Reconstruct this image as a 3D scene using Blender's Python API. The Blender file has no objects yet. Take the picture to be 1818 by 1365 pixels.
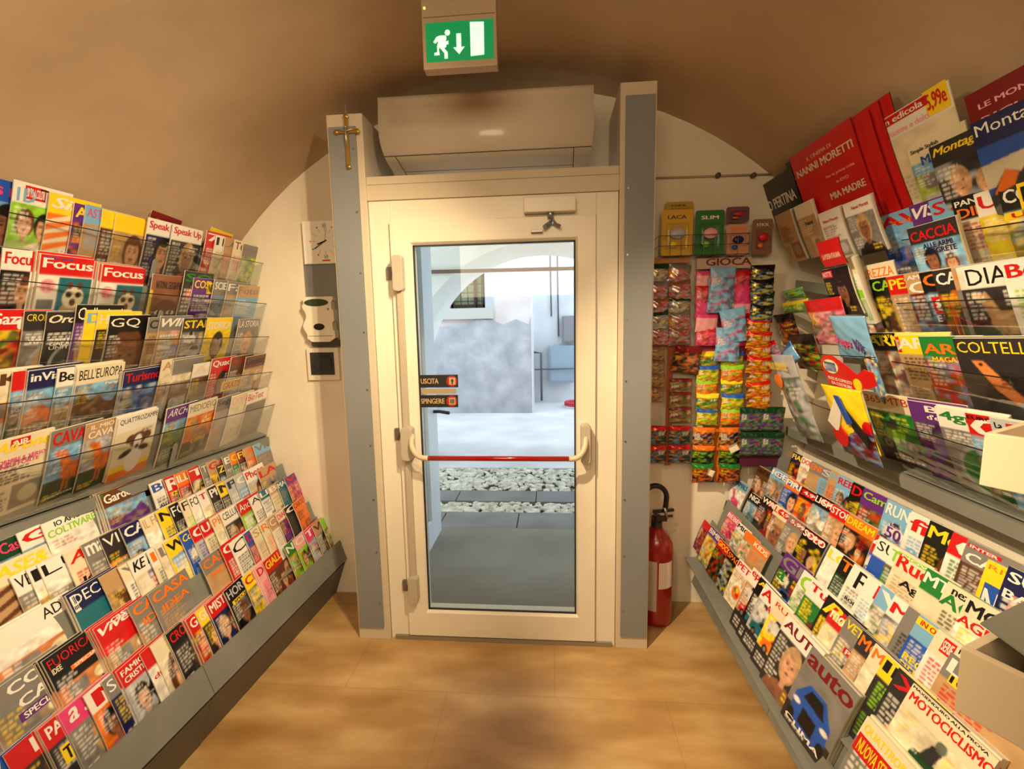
import bpy, bmesh, math, random
import numpy as np
from mathutils import Vector, Matrix
R_ = random.Random(7)
PI = math.pi
sc = bpy.context.scene
COL = sc.collection

# ------------------------------------------------------------------ camera
F_PX = 842.0
def _n(v):
    v = np.array(v, float); return v / np.linalg.norm(v)
_up = _n((-127, 6588, F_PX)); _yy = _n((70, 110, -F_PX)); _yy = _n(_yy - _up * np.dot(_yy, _up)); _xx = np.cross(_yy, _up)
RC = np.array([_xx, _yy, _up])
CAM = np.array([0.0, 0.0, 1.57])
cd = bpy.data.cameras.new('camera'); cam = bpy.data.objects.new('camera', cd); COL.objects.link(cam)
cd.sensor_width = 36.0; cd.lens = F_PX / 1818.0 * 36.0; cd.clip_start = 0.02; cd.clip_end = 100
M4 = Matrix.Identity(4)
for i in range(3):
    for j in range(3): M4[i][j] = RC[i][j]
    M4[i][3] = CAM[i]
cam.matrix_world = M4
sc.camera = cam

# ------------------------------------------------------------------ light and exposure
sc.view_settings.view_transform = 'Standard'; sc.view_settings.look = 'None'
sc.view_settings.gamma = 1.0; sc.view_settings.use_curve_mapping = False
sc.view_settings.exposure = 0.0
w = bpy.data.worlds.new('daylight'); sc.world = w; w.use_nodes = True
bg = w.node_tree.nodes['Background']; bg.inputs[0].default_value = (0.80, 0.90, 1.0, 1); bg.inputs[1].default_value = 4.2
WARM = (1.0, 0.76, 0.46)
def spot(name, loc, target, power, angle, blend=0.6, size=0.03, col=WARM):
    l = bpy.data.lights.new(name, 'SPOT'); l.energy = power; l.color = col; l.spot_size = math.radians(angle); l.spot_blend = blend; l.shadow_soft_size = size
    o = bpy.data.objects.new(name, l); COL.objects.link(o); o.location = loc
    d = Vector(target) - Vector(loc); o.rotation_euler = d.to_track_quat('-Z', 'Y').to_euler(); return o
def area(name, loc, target, power, sx, sy, col=WARM):
    l = bpy.data.lights.new(name, 'AREA'); l.energy = power; l.color = col; l.shape = 'RECTANGLE'; l.size = sx; l.size_y = sy
    o = bpy.data.objects.new(name, l); COL.objects.link(o); o.location = loc
    d = Vector(target) - Vector(loc); o.rotation_euler = d.to_track_quat('-Z', 'Y').to_euler(); return o
spot('spot_to_right_rack', (-0.55, 0.85, 2.55), (0.95, 1.75, 0.75), 275, 62, 0.7)
spot('spot_to_left_rack', (0.25, 0.75, 2.55), (-1.45, 2.15, 0.85), 180, 70, 0.8)
spot('spot_to_right_rack_upper', (-0.75, 0.55, 2.45), (1.15, 1.55, 1.35), 55, 60, 0.9)
spot('spot_to_left_rack_upper', (0.45, 0.35, 2.45), (-1.6, 1.7, 1.55), 165, 74, 0.9)
spot('spot_to_door', (-0.25, 0.2, 2.55), (-0.35, 2.3, 0.75), 38, 70, 0.8, 0.02)
area('shop_fill_light', (-0.2, -1.4, 2.3), (-0.4, 1.2, 2.3), 38, 1.8, 0.8)  # unseen fill added behind the viewer to lift the vault and room

# ------------------------------------------------------------------ helpers
def ray(px, py): return _n(RC @ np.array([px - 909.0, -(py - 682.5), -F_PX]))
def atY(px, py, y):
    r = ray(px, py); return CAM + r * (y / r[1])
def atPlane(px, py, X, s, Y0=2.0):      # the upright plane x = X + s*(y-Y0)
    r = ray(px, py); t = (X - s * Y0) / (r[0] - s * r[1]); return CAM + r * t
def lin(c): return tuple(((x / 12.92) if x <= 0.04045 else ((x + 0.055) / 1.055) ** 2.4) for x in c)
def mat(name, col, rough=0.5, metal=0.0, emit=None, es=1.0, alpha=None, coat=0.0, spec=0.5):
    m = bpy.data.materials.new(name); m.use_nodes = True; b = m.node_tree.nodes['Principled BSDF']
    b.inputs['Base Color'].default_value = (*lin(col), 1); b.inputs['Roughness'].default_value = rough
    b.inputs['Metallic'].default_value = metal; b.inputs['Specular IOR Level'].default_value = spec
    if coat: b.inputs['Coat Weight'].default_value = coat; b.inputs['Coat Roughness'].default_value = 0.1
    if emit: b.inputs['Emission Color'].default_value = (*lin(emit), 1); b.inputs['Emission Strength'].default_value = es
    return m
def noisy(name, c1, c2, scale=4, rough=0.7, detail=6, bump=0.0, metal=0, c3=None, stretch=(1, 1, 1), bscale=None, lo=0.35, hi=0.65):
    m = mat(name, c1, rough, metal); nt = m.node_tree; b = nt.nodes['Principled BSDF']
    tc = nt.nodes.new('ShaderNodeTexCoord'); mp = nt.nodes.new('ShaderNodeMapping'); mp.inputs['Scale'].default_value = stretch
    nz = nt.nodes.new('ShaderNodeTexNoise'); nz.inputs['Scale'].default_value = scale; nz.inputs['Detail'].default_value = detail
    rp = nt.nodes.new('ShaderNodeValToRGB'); e = rp.color_ramp.elements
    e[0].position = lo; e[0].color = (*lin(c1), 1); e[1].position = hi; e[1].color = (*lin(c2), 1)
    if c3: k = e.new(0.5); k.color = (*lin(c3), 1)
    nt.links.new(tc.outputs['Object'], mp.inputs[0]); nt.links.new(mp.outputs[0], nz.inputs['Vector'])
    nt.links.new(nz.outputs['Fac'], rp.inputs[0]); nt.links.new(rp.outputs[0], b.inputs['Base Color'])
    if bump:
        n2 = nt.nodes.new('ShaderNodeTexNoise'); n2.inputs['Scale'].default_value = bscale or scale * 3; n2.inputs['Detail'].default_value = 8
        bp = nt.nodes.new('ShaderNodeBump'); bp.inputs['Strength'].default_value = bump; bp.inputs['Distance'].default_value = 0.02
        nt.links.new(mp.outputs[0], n2.inputs['Vector']); nt.links.new(n2.outputs['Fac'], bp.inputs['Height']); nt.links.new(bp.outputs[0], b.inputs['Normal'])
    return m
def link(name, me, parent=None, base=None):
    o = bpy.data.objects.new(name, me); COL.objects.link(o)
    if parent is not None:
        o.parent = parent
        o.matrix_basis = (parent.matrix_basis).inverted() if base is None else base
    return o
def tag(o, label=None, cat=None, group=None, kind=None):
    if label: o['label'] = label
    if cat: o['category'] = cat
    if group: o['group'] = group
    if kind: o['kind'] = kind
    return o
def empty(name, loc, label, cat, group=None):
    o = bpy.data.objects.new(name, None); COL.objects.link(o); o.empty_display_size = 0.05
    o.matrix_basis = Matrix.Translation(Vector([float(a) for a in loc])); return tag(o, label, cat, group)
def bx(bm, x0, x1, y0, y1, z0, z1):
    v = [bm.verts.new(p) for p in ((x0,y0,z0),(x1,y0,z0),(x1,y1,z0),(x0,y1,z0),(x0,y0,z1),(x1,y0,z1),(x1,y1,z1),(x0,y1,z1))]
    for f in ((0,3,2,1),(4,5,6,7),(0,1,5,4),(1,2,6,5),(2,3,7,6),(3,0,4,7)): bm.faces.new([v[i] for i in f])
def prism(bm, pts, d):                 # closed outline (3D points) pushed along d
    d = Vector(d); a = [bm.verts.new(Vector(p)) for p in pts]; b = [bm.verts.new(Vector(p) + d) for p in pts]
    n = len(pts); bm.faces.new(a); bm.faces.new(b[::-1])
    for i in range(n): bm.faces.new((a[i], b[i], b[(i+1) % n], a[(i+1) % n]))
def tube(bm, pts, r, seg=8, cap=True):
    pts = [Vector([float(c) for c in p]) for p in pts]; rings = []
    rr = r if isinstance(r, (list, tuple)) else [r] * len(pts)
    ref = None
    for i, p in enumerate(pts):
        t = (pts[min(i+1, len(pts)-1)] - pts[max(i-1, 0)]).normalized()
        if ref is None: ref = t.orthogonal().normalized()
        u = (ref - t * ref.dot(t)).normalized(); ref = u; v = t.cross(u)
        rings.append([bm.verts.new(p + (u * math.cos(a) + v * math.sin(a)) * rr[i]) for a in [2*PI*k/seg for k in range(seg)]])
    for a, b in zip(rings, rings[1:]):
        for k in range(seg): bm.faces.new((a[k], a[(k+1) % seg], b[(k+1) % seg], b[k]))
    if cap: bm.faces.new(rings[0][::-1]); bm.faces.new(rings[-1])
def lathe(bm, prof, c, seg=24, axis='z'):
    rings = []
    for r, h in prof:
        ring = []
        for k in range(seg):
            a = 2*PI*k/seg; p = (r*math.cos(a), r*math.sin(a), h)
            if axis == 'y': p = (p[0], p[2], p[1])
            if axis == 'x': p = (p[2], p[0], p[1])
            ring.append(bm.verts.new((c[0]+p[0], c[1]+p[1], c[2]+p[2])))
        rings.append(ring)
    for a, b in zip(rings, rings[1:]):
        for k in range(seg): bm.faces.new((a[k], a[(k+1) % seg], b[(k+1) % seg], b[k]))
    bm.faces.new(rings[0][::-1]); bm.faces.new(rings[-1])
def mk(name, bm, m, parent=None, bevel=0.0, smooth=False, seg=2, cham=None):
    bmesh.ops.recalc_face_normals(bm, faces=bm.faces)
    if bevel: bmesh.ops.bevel(bm, geom=list(bm.edges), offset=bevel, segments=seg, affect='EDGES', profile=0.7)
    me = bpy.data.meshes.new(name); bm.to_mesh(me); bm.free(); me.materials.append(m)
    if smooth: me.polygons.foreach_set('use_smooth', [True] * len(me.polygons))
    return link(name, me, parent)
def box(name, dims, m, parent=None, bevel=0.0, smooth=False):
    bm = bmesh.new(); bx(bm, *dims); return mk(name, bm, m, parent, bevel, smooth)
def quad(name, pts, m, parent=None, th=None):
    bm = bmesh.new()
    if th: prism(bm, pts, th)
    else: bm.faces.new([bm.verts.new(Vector([float(c) for c in p])) for p in pts])
    return mk(name, bm, m, parent)

# ------------------------------------------------------------------ palette
PAL = dict(w=(.93,.92,.89), i=(.90,.86,.74), k=(.05,.045,.045), d=(.17,.16,.17), e=(.50,.49,.48), r=(.80,.07,.08), u=(.47,.06,.09), o=(.93,.47,.10), y=(.97,.84,.12),
           b=(.13,.33,.72), n=(.08,.11,.32), c=(.48,.70,.87), g=(.12,.50,.20), G=(.04,.24,.12), l=(.56,.80,.17), p=(.88,.24,.50), P=(.95,.66,.70), v=(.38,.17,.52), t=(.74,.60,.43),
           m=(.38,.22,.12), s=(.87,.66,.52), S=(.55,.36,.26), a=(.10,.42,.48), h=(.72,.74,.78))
CNAME = dict(w='white', i='ivory', k='black', d='dark grey', e='grey', r='red', u='burgundy', o='orange', y='yellow', b='blue', n='navy', c='pale blue', g='green', G='dark green', l='lime green',
             p='pink', P='pale pink', v='purple', t='tan', m='brown', s='beige', S='brown', a='teal', h='silver')
PL = {k: np.array(lin(v)) for k, v in PAL.items()}
INK = {}
def ink(c):
    if c not in INK: INK[c] = mat('ink_' + CNAME[c].replace(' ', '_'), PAL[c], 0.4)
    return INK[c]
def attr_mat(name, rough=0.35, coat=0.25, metal=0.0):
    m = mat(name, (.5,.5,.5), rough, metal, coat=coat); nt = m.node_tree
    a = nt.nodes.new('ShaderNodeAttribute'); a.attribute_name = 'print'
    nt.links.new(a.outputs['Color'], nt.nodes['Principled BSDF'].inputs['Base Color']); return m
M_COVER = attr_mat('printed_cover', 0.38, 0.15); M_FOIL = attr_mat('printed_foil', 0.22, 0.3, 0.25)
M_PAPER = noisy('paper_edges', (.90,.87,.80), (.80,.76,.68), 3, 0.8, stretch=(1,1,150))
M_GREY = noisy('rack_grey_metal', (.46,.47,.45), (.50,.51,.49), 6, 0.42)
M_GREY2 = mat('rack_dark_panel', (.36,.34,.31), 0.5)
M_CREAM = noisy('cream_pvc', (.86,.83,.76), (.90,.87,.80), 3, 0.35)
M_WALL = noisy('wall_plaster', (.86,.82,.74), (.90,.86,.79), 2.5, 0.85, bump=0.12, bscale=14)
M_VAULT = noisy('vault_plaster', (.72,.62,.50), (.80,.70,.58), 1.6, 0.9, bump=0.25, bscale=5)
M_WIRE = mat('black_wire', (.06,.06,.07), 0.35)
M_STEEL = mat('steel', (.62,.62,.62), 0.3, 0.9)

# ------------------------------------------------------------------ lettering
TXT = {}
def text_geo(s, bold, italic):
    key = (s, bold, italic)
    if key in TXT: return TXT[key]
    cu = bpy.data.curves.new('t', 'FONT'); cu.body = s; cu.offset = 0.0; cu.shear = 0.3 if italic else 0; cu.resolution_u = 2; cu.space_character = 0.96
    o = bpy.data.objects.new('t', cu); COL.objects.link(o)
    dg = bpy.context.evaluated_depsgraph_get(); me = bpy.data.meshes.new_from_object(o.evaluated_get(dg))
    n = len(me.vertices); co = np.empty(n*3); me.vertices.foreach_get('co', co); co = co.reshape(-1, 3)
    faces = [tuple(p.vertices) for p in me.polygons]
    if bold and n:
        reps = [(-.024, .008, .1), (.024, .008, .2), (-.024, -.008, .3), (.024, -.008, .4)]; faces = [tuple(i+n*k for i in f) for k in range(5) for f in faces]
        co = np.concatenate([co]+[co+np.array([a, b, c]) for a, b, c in reps]); n *= 5
    bpy.data.objects.remove(o); bpy.data.curves.remove(cu); bpy.data.meshes.remove(me)
    if n:
        co[:, 0] -= co[:, 0].min(); co[:, 1] -= co[:, 1].min(); W = max(co[:, 0].max(), 1e-3); H = max(co[:, 1].max(), 1e-3); co[:, 0] /= W; co[:, 1] /= H
    else: W = H = 1
    TXT[key] = (co, faces, W / H); return TXT[key]
def letter(name, s, m, parent, x, y, w, h, z=0.0008, bow=None, bold=True, italic=False, rot=0.0, base=None, vertical=False):
    """letters filling the box x..x+w, y..y+h of the parent's own plane"""
    co, faces, asp = text_geo(s, bold, italic)
    P = co.copy()
    if vertical: P = np.c_[-P[:, 1], P[:, 0], P[:, 2]]; P[:, 0] += 1
    X = x + P[:, 0] * w; Y = y + P[:, 1] * h
    if rot:
        cx, cy = x + w/2, y + h/2; c, s_ = math.cos(rot), math.sin(rot); X, Y = cx + (X-cx)*c - (Y-cy)*s_, cy + (X-cx)*s_ + (Y-cy)*c
    Z = np.full(len(X), z) + P[:, 2]*.0004 + (bow(Y) if bow else 0)
    me = bpy.data.meshes.new(name); me.from_pydata(np.c_[X, Y, Z].tolist(), [], faces); me.materials.append(m)
    o = bpy.data.objects.new(name, me); COL.objects.link(o); o.parent = parent
    if base is not None: o.matrix_basis = base
    return o
def plane_text(name, s, m, parent, p0, u, v, w, h, off=0.001, **k):
    """letters on a world plane whose lower left corner is p0"""
    u = Vector(u).normalized(); v = Vector(v).normalized(); n = u.cross(v)
    B = Matrix(((u.x, v.x, n.x, float(p0[0])), (u.y, v.y, n.y, float(p0[1])), (u.z, v.z, n.z, float(p0[2])), (0,0,0,1)))
    if parent is not None: B = parent.matrix_basis.inverted() @ B
    return letter(name, s, m, parent, 0, 0, w, h, z=off, base=B, **k)
# ------------------------------------------------------------------ printed covers
def grid(nx, ny):
    u, v = np.meshgrid(np.linspace(0, 1, nx+1), np.linspace(0, 1, ny+1)); return u, v
def paint(style, nx, ny, rnd, aspect=1.35):
    """cover print: band, background, picture. style = title, band, background, art, accent"""
    t, bnd, bgc, art, ac = style[:5]
    u, v = grid(nx, ny); img = np.empty((ny+1, nx+1, 3)); img[:] = PL[bgc]
    A = PL[ac]; B = PL[bgc]
    def blend(mask, col, a=1.0):
        m = np.clip(mask, 0, 1)[..., None] * a; img[:] = img * (1-m) + np.asarray(col) * m
    sf = 0.5 / nx
    def ell(cu, cv, ru, rv, col, a=1, rot=0):
        c, s = math.cos(rot), math.sin(rot); x = (u-cu); y = (v-cv)*aspect; X = x*c+y*s; Y = -x*s+y*c
        d = np.sqrt((X/ru)**2 + (Y/(rv*aspect))**2); blend((1-d)*min(ru, rv)/(2*sf)+.5, col, a)
    def rect(u0, v0, u1, v1, col, a=1): blend(((u >= u0) & (u <= u1) & (v >= v0) & (v <= v1)).astype(float), col, a)
    def poly(pts, col, a=1):
        m = np.zeros_like(u, bool); n = len(pts)
        for i in range(n):
            (x0, y0), (x1, y1) = pts[i], pts[(i+1) % n]
            if y0 == y1: continue
            m ^= ((v >= min(y0, y1)) & (v < max(y0, y1)) & (u < (x1-x0)*(v-y0)/(y1-y0)+x0))
        blend(m.astype(float), col, a)
    def lines(u0, v0, u1, v1, n, col, dens=.75):
        for i in range(n):
            vv = v1 - (i+.5)*(v1-v0)/n; L = u0 + (u1-u0)*rnd.uniform(.55, 1); x = u0
            while x < L:
                wd = rnd.uniform(.04, .12); rect(x, vv-(v1-v0)/n*.28, min(x+wd, L), vv+(v1-v0)/n*.28, col, dens); x += wd + .025
    def noise(amt, fr=6, col=None, seed=0):
        r = np.random.RandomState(rnd.randrange(1 << 30)); g = r.rand(fr*2, fr); yi = v*(fr*2-1); xi = u*(fr-1)
        y0 = np.floor(yi).astype(int).clip(0, fr*2-2); x0 = np.floor(xi).astype(int).clip(0, fr-2); fy = yi-y0; fx = xi-x0
        val = (g[y0, x0]*(1-fx)+g[y0, x0+1]*fx)*(1-fy)+(g[y0+1, x0]*(1-fx)+g[y0+1, x0+1]*fx)*fy
        if col is None: img[:] = img*(1+(val[..., None]-.5)*amt)
        else: blend((val-.45)*3.2, col, amt)
    def face(cx, cy, s, cloth, hair=None):
        hair = PL[rnd.choice('kmmkt')] if hair is None else hair; sk = PL[rnd.choice('ssS')]
        poly([(cx-s*1.3, -.02), (cx-s*1.1, cy-s*1.0), (cx-s*.35, cy-s*.72), (cx+s*.35, cy-s*.72), (cx+s*1.1, cy-s*1.0), (cx+s*1.3, -.02)], cloth)
        ell(cx, cy+.02, s*.66, s*.72/aspect*1.3, hair); rect(cx-s*.17, cy-s*.85, cx+s*.17, cy-s*.3, sk*.8)
        ell(cx, cy-.01, s*.45, s*.62/aspect*1.25, sk); ell(cx, cy+s*.48, s*.42, s*.16, hair)
        for q in (-1, 1): ell(cx+q*s*.19, cy+.02, s*.09, s*.035, PL['k']); rect(cx+q*s*.19-s*.1, cy+s*.15, cx+q*s*.19+s*.1, cy+s*.19, hair)
        ell(cx, cy-s*.08, s*.05, s*.09, sk*.75); ell(cx, cy-s*.27, s*.14, s*.04, PL['u'])
    def car(cx, cy, s, c):
        poly([(cx-s, cy-.06), (cx-s*.95, cy+.06), (cx-s*.5, cy+.09), (cx-s*.25, cy+.17), (cx+s*.35, cy+.17), (cx+s*.6, cy+.08), (cx+s, cy+.05), (cx+s, cy-.06)], c)
        poly([(cx-s*.4, cy+.085), (cx-s*.2, cy+.15), (cx+s*.3, cy+.15), (cx+s*.48, cy+.08)], PL['k']); ell(cx+s*.75, cy+.02, .05, .025, PL['w'])
        for q in (-.6, .55): ell(cx+q*s, cy-.06, s*.2, s*.2/aspect, PL['k']); ell(cx+q*s, cy-.06, s*.1, s*.1/aspect, PL['e'])
    def moto(cx, cy, s, c):
        for q in (-.62, .62): ell(cx+q*s, cy-.1, s*.34, s*.34/aspect, PL['k']); ell(cx+q*s, cy-.1, s*.22, s*.22/aspect, PL['e']); ell(cx+q*s, cy-.1, s*.07, s*.07/aspect, PL['k'])
        poly([(cx-s*.6, cy-.02), (cx-s*.5, cy+.13), (cx, cy+.16), (cx+s*.5, cy+.1), (cx+s*.3, cy-.02), (cx, cy-.1)], c); poly([(cx-s*.1, cy-.1), (cx+s*.1, cy+.02), (cx+s*.3, cy-.1)], PL['d'])
        poly([(cx-s*.3, cy+.13), (cx-s*.1, cy+.3), (cx+s*.2, cy+.28), (cx+s*.1, cy+.12)], PL['d']); ell(cx+s*.1, cy+.33, s*.16, s*.16/aspect, c*.8+.1)
    if art == 'f': noise(.35, 5); face(rnd.uniform(.5, .62), .48, .36, A); lines(.05, .12, .36, .34, 4, PL['w']); lines(.62, .06, .95, .18, 2, PL['y'])
    elif art == 'F': noise(.3, 5); face(.5, .38, .62, A)
    elif art == 'p':
        noise(.4, 5); [face(x, y, .24, A if i % 2 else B*.5+A*.3) for i, (x, y) in enumerate(((.24, .52), (.55, .50), (.84, .53)))]; lines(.08, .08, .8, .2, 3, PL['w'])
    elif art == 'l':
        rect(0, .45, 1, 1, PL['c']); noise(.25, 4); r = [rnd.uniform(.42, .68) for _ in range(7)]; poly([(0, 0)]+[(i/6, r[i]) for i in range(7)]+[(1, 0)], A)
        poly([(0, 0)]+[(i/6, r[i]*.62) for i in range(7)]+[(1, 0)], PL['G']*.8+A*.3); noise(.7, 9); noise(.5, 10, PL['t']); lines(.06, .1, .5, .3, 4, PL['w'])
    elif art == 'c': noise(.5, 5); rect(0, 0, 1, .28, PL['d']); car(.5, .36, .42, A); car(.3, .62, .2, PL['w']*.8); lines(.08, .05, .9, .2, 3, PL['w']); lines(.6, .62, .95, .75, 2, PL['y'])
    elif art == 'm': noise(.5, 5); rect(0, 0, 1, .2, PL['d']); moto(.52, .38, .42, A); lines(.06, .5, .3, .74, 5, PL['y']); lines(.3, .04, .9, .15, 2, PL['w'])
    elif art == 'a':
        for _ in range(9):
            x, y = rnd.random()*.8, rnd.random()*.75; c = PL[rnd.choice('rybgowdcpk')]; rect(x, y, x+rnd.uniform(.12, .4), y+rnd.uniform(.06, .2), c*.6+A*.4)
        noise(.5, 8); lines(.06, .3, .6, .72, 6, PL['w']); lines(.3, .05, .95, .25, 3, PL['k'])
    elif art == 't': lines(.08, .42, .75, .72, 7, A, .9); rect(.42, .05, .95, .38, A*.55+B*.3); noise(.25, 7); ell(.7, .22, .16, .11, B*.7); lines(.06, .06, .38, .34, 6, A*.6)
    elif art == 'h':
        noise(.5, 6); rect(0, 0, 1, .3, PL['G']); ell(.55, .38, .27, .13, A); poly([(.3, .4), (.2, .66), (.32, .72), (.46, .5)], A); ell(.22, .66, .11, .05, A*.9, 1, -.6)
        for q in (.36, .44, .68, .76): rect(q, .1, q+.045, .36, A*.7)
        noise(.35, 10); lines(.55, .55, .95, .72, 4, PL['w']); lines(.06, .04, .5, .12, 2, PL['y'])
    elif art == 'o': noise(.2, 5); ell(.52, .34, .34, .22, PL['w']); ell(.52, .34, .24, .15, A); ell(.45, .38, .09, .05, PL['g']); ell(.6, .31, .1, .06, PL['r']); ell(.55, .4, .08, .05, PL['y']); noise(.4, 9); lines(.08, .6, .6, .74, 3, A*.5)
    elif art == 'r':
        noise(.25, 4); rect(.0, 0, 1, .62, A*.5+PL['t']*.4); rect(0, 0, 1, .2, PL['m']*.7+PL['t']*.3); rect(.1, .12, .6, .3, PL['w']*.8); rect(.1, .26, .6, .36, PL['w']*.6); rect(.66, .1, .72, .5, PL['d'])
        ell(.69, .52, .12, .06, PL['i']); rect(.15, .42, .45, .6, PL['e']); noise(.35, 8); lines(.08, .03, .55, .09, 2, PL['w'])
    elif art == 'w': ell(.55, .3, .42, .31, PL['h']*.7); ell(.55, .3, .36, .27, A); rect(.54, .3, .56, .5, PL['w']); rect(.4, .29, .56, .31, PL['w']); ell(.55, .3, .03, .02, PL['w']); noise(.5, 7); lines(.06, .58, .75, .74, 4, PL['w'])
    elif art == 'j':
        noise(.8, 7); noise(.75, 6, A); face(.36, .5, .25, PL['d']); face(.72, .42, .2, A*.5); noise(.5, 10); rect(.1, .05, .9, .16, A*.5+PL['w']*.2, .7); lines(.15, .06, .85, .15, 2, PL['w'])
    elif art == 'x': noise(.8, 9); noise(.8, 8, A); noise(.7, 11, PL[rnd.choice('rogyc')]); noise(.6, 10, PL['k'])
    elif art == 'z':
        for i in range(7): poly([(-.05, .1+i*.13), (.5, .2+i*.13), (1.05, .05+i*.13), (1.05, .11+i*.13), (.5, .27+i*.13), (-.05, .14+i*.13)], A)
    elif art == 'N':
        rect(0, 0, 1, 1, PL['y']); rect(.07, .05, .93, .95, B); noise(.4, 6); ell(.5, .36, .38, .26, A); 
        for q in (.33, .67): ell(q, .4, .11, .035, PL['w']); ell(q, .4, .05, .035, PL['k'])
        ell(.5, .25, .07, .05, A*.6); noise(.35, 8); lines(.15, .08, .8, .16, 2, PL['w'])
    elif art == 'M':   # small striped animal upright beside a teal panel
        rect(0, 0, .34, .74, PL['w']); ell(.17, .62, .13, .09, PL['P']); lines(.07, .55, .27, .68, 4, PL['r']); rect(.03, .25, .31, .45, PL['e']*.8); lines(.03, .05, .31, .24, 4, PL['d'])
        rect(.36, 0, 1, .74, A); noise(.4, 6); ell(.66, .2, .25, .25, PL['t']); ell(.66, .48, .2, .14, PL['i']); 
        for q in (.57, .75): ell(q, .52, .06, .04, PL['k']); ell(q, .64, .05, .05, PL['m'])
        ell(.66, .42, .06, .05, PL['m'])
    elif art == 'D':   # dog with dark glasses
        noise(.2, 5); rect(0, 0, 1, .14, PL['o']); rect(0, .14, 1, .22, PL['y']); ell(.55, .26, .2, .2, PL['w']); ell(.57, .58, .21, .12, PL['m']); ell(.36, .62, .11, .06, PL['m'], 1, .5); ell(.8, .62, .11, .06, PL['m'], 1, -.5)
        ell(.57, .54, .1, .12, PL['w']); ell(.57, .47, .05, .035, PL['k']); ell(.3, .4, .16, .05, PL['k'], 1, .3); ell(.76, .42, .14, .05, PL['k'], 1, -.2); lines(.62, .66, .95, .74, 3, PL['d'])
    elif art == 'K':   # folding knife lying across
        noise(.6, 6); poly([(.16, .8), (.28, .82), (.72, .38), (.62, .3), (.42, .44)], PL['o']*.7+PL['t']*.4); poly([(.62, .3), (.72, .38), (.98, .1), (.9, .05)], PL['h']*.6); ell(.3, .72, .03, .02, PL['k']); lines(.5, .5, .95, .66, 4, A); lines(.1, .08, .5, .4, 6, A)
    elif art == 'T':   # sunlit mountain
        rect(0, .3, 1, 1, PL['b']*.8); poly([(0, .38), (1, .5), (1, .66), (0, .6)], PL['i']*.7); poly([(0, .3), (.25, .52), (.4, .46), (.7, .64), (1, .5), (1, 0), (0, 0)], PL['d']); poly([(.05, .32), (.25, .52), (.38, .46), (.3, .36)], PL['o']*.8); poly([(.55, .5), (.7, .64), (.85, .54), (.7, .44)], PL['t']); poly([(0, .2), (.4, .36), (1, .22), (1, 0), (0, 0)], PL['e']*.6); noise(.3, 8)
    elif art == 'C':   # blue car front three quarters
        noise(.3, 5); rect(0, 0, 1, .25, PL['d']); poly([(.12, .18), (.1, .42), (.3, .62), (.66, .62), (.88, .42), (.9, .18), (.7, .08), (.3, .08)], A); poly([(.26, .44), (.36, .58), (.62, .58), (.74, .42)], PL['k']); poly([(.32, .14), (.34, .34), (.66, .32), (.66, .13)], PL['k'])
        for q in (.18, .8): ell(q, .34, .08, .03, PL['w'])
        for q in (.16, .84): ell(q, .14, .08, .08, PL['k'])
        noise(.3, 8); lines(.1, .02, .9, .08, 1, PL['w'])
    elif art == 'n': noise(.12, 4)
    if art in 'fFplcmhjxor':
        q = rnd.choice('wwyw'); lines(.05, rnd.uniform(.34, .5), rnd.uniform(.3, .42), .73, 7, PL[q], .6)
        if rnd.random() < .5: lines(.62, .5, .96, .7, 4, PL[rnd.choice('wyr')], .6)
    if art in 'lhcmforjFpw':
        keep = img.copy(); noise(.55, 13); noise(.3, 22); img[:] = np.clip(img, 0, 1)
        if art in 'lh': noise(.35, 16, PL['d'])
    if bnd != '-':
        if bnd == '_': rect(0, .76, 1, 1, B)
        else: rect(0, .76, 1, 1, PL[bnd])
    return np.clip(img, 0, 1)

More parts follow.
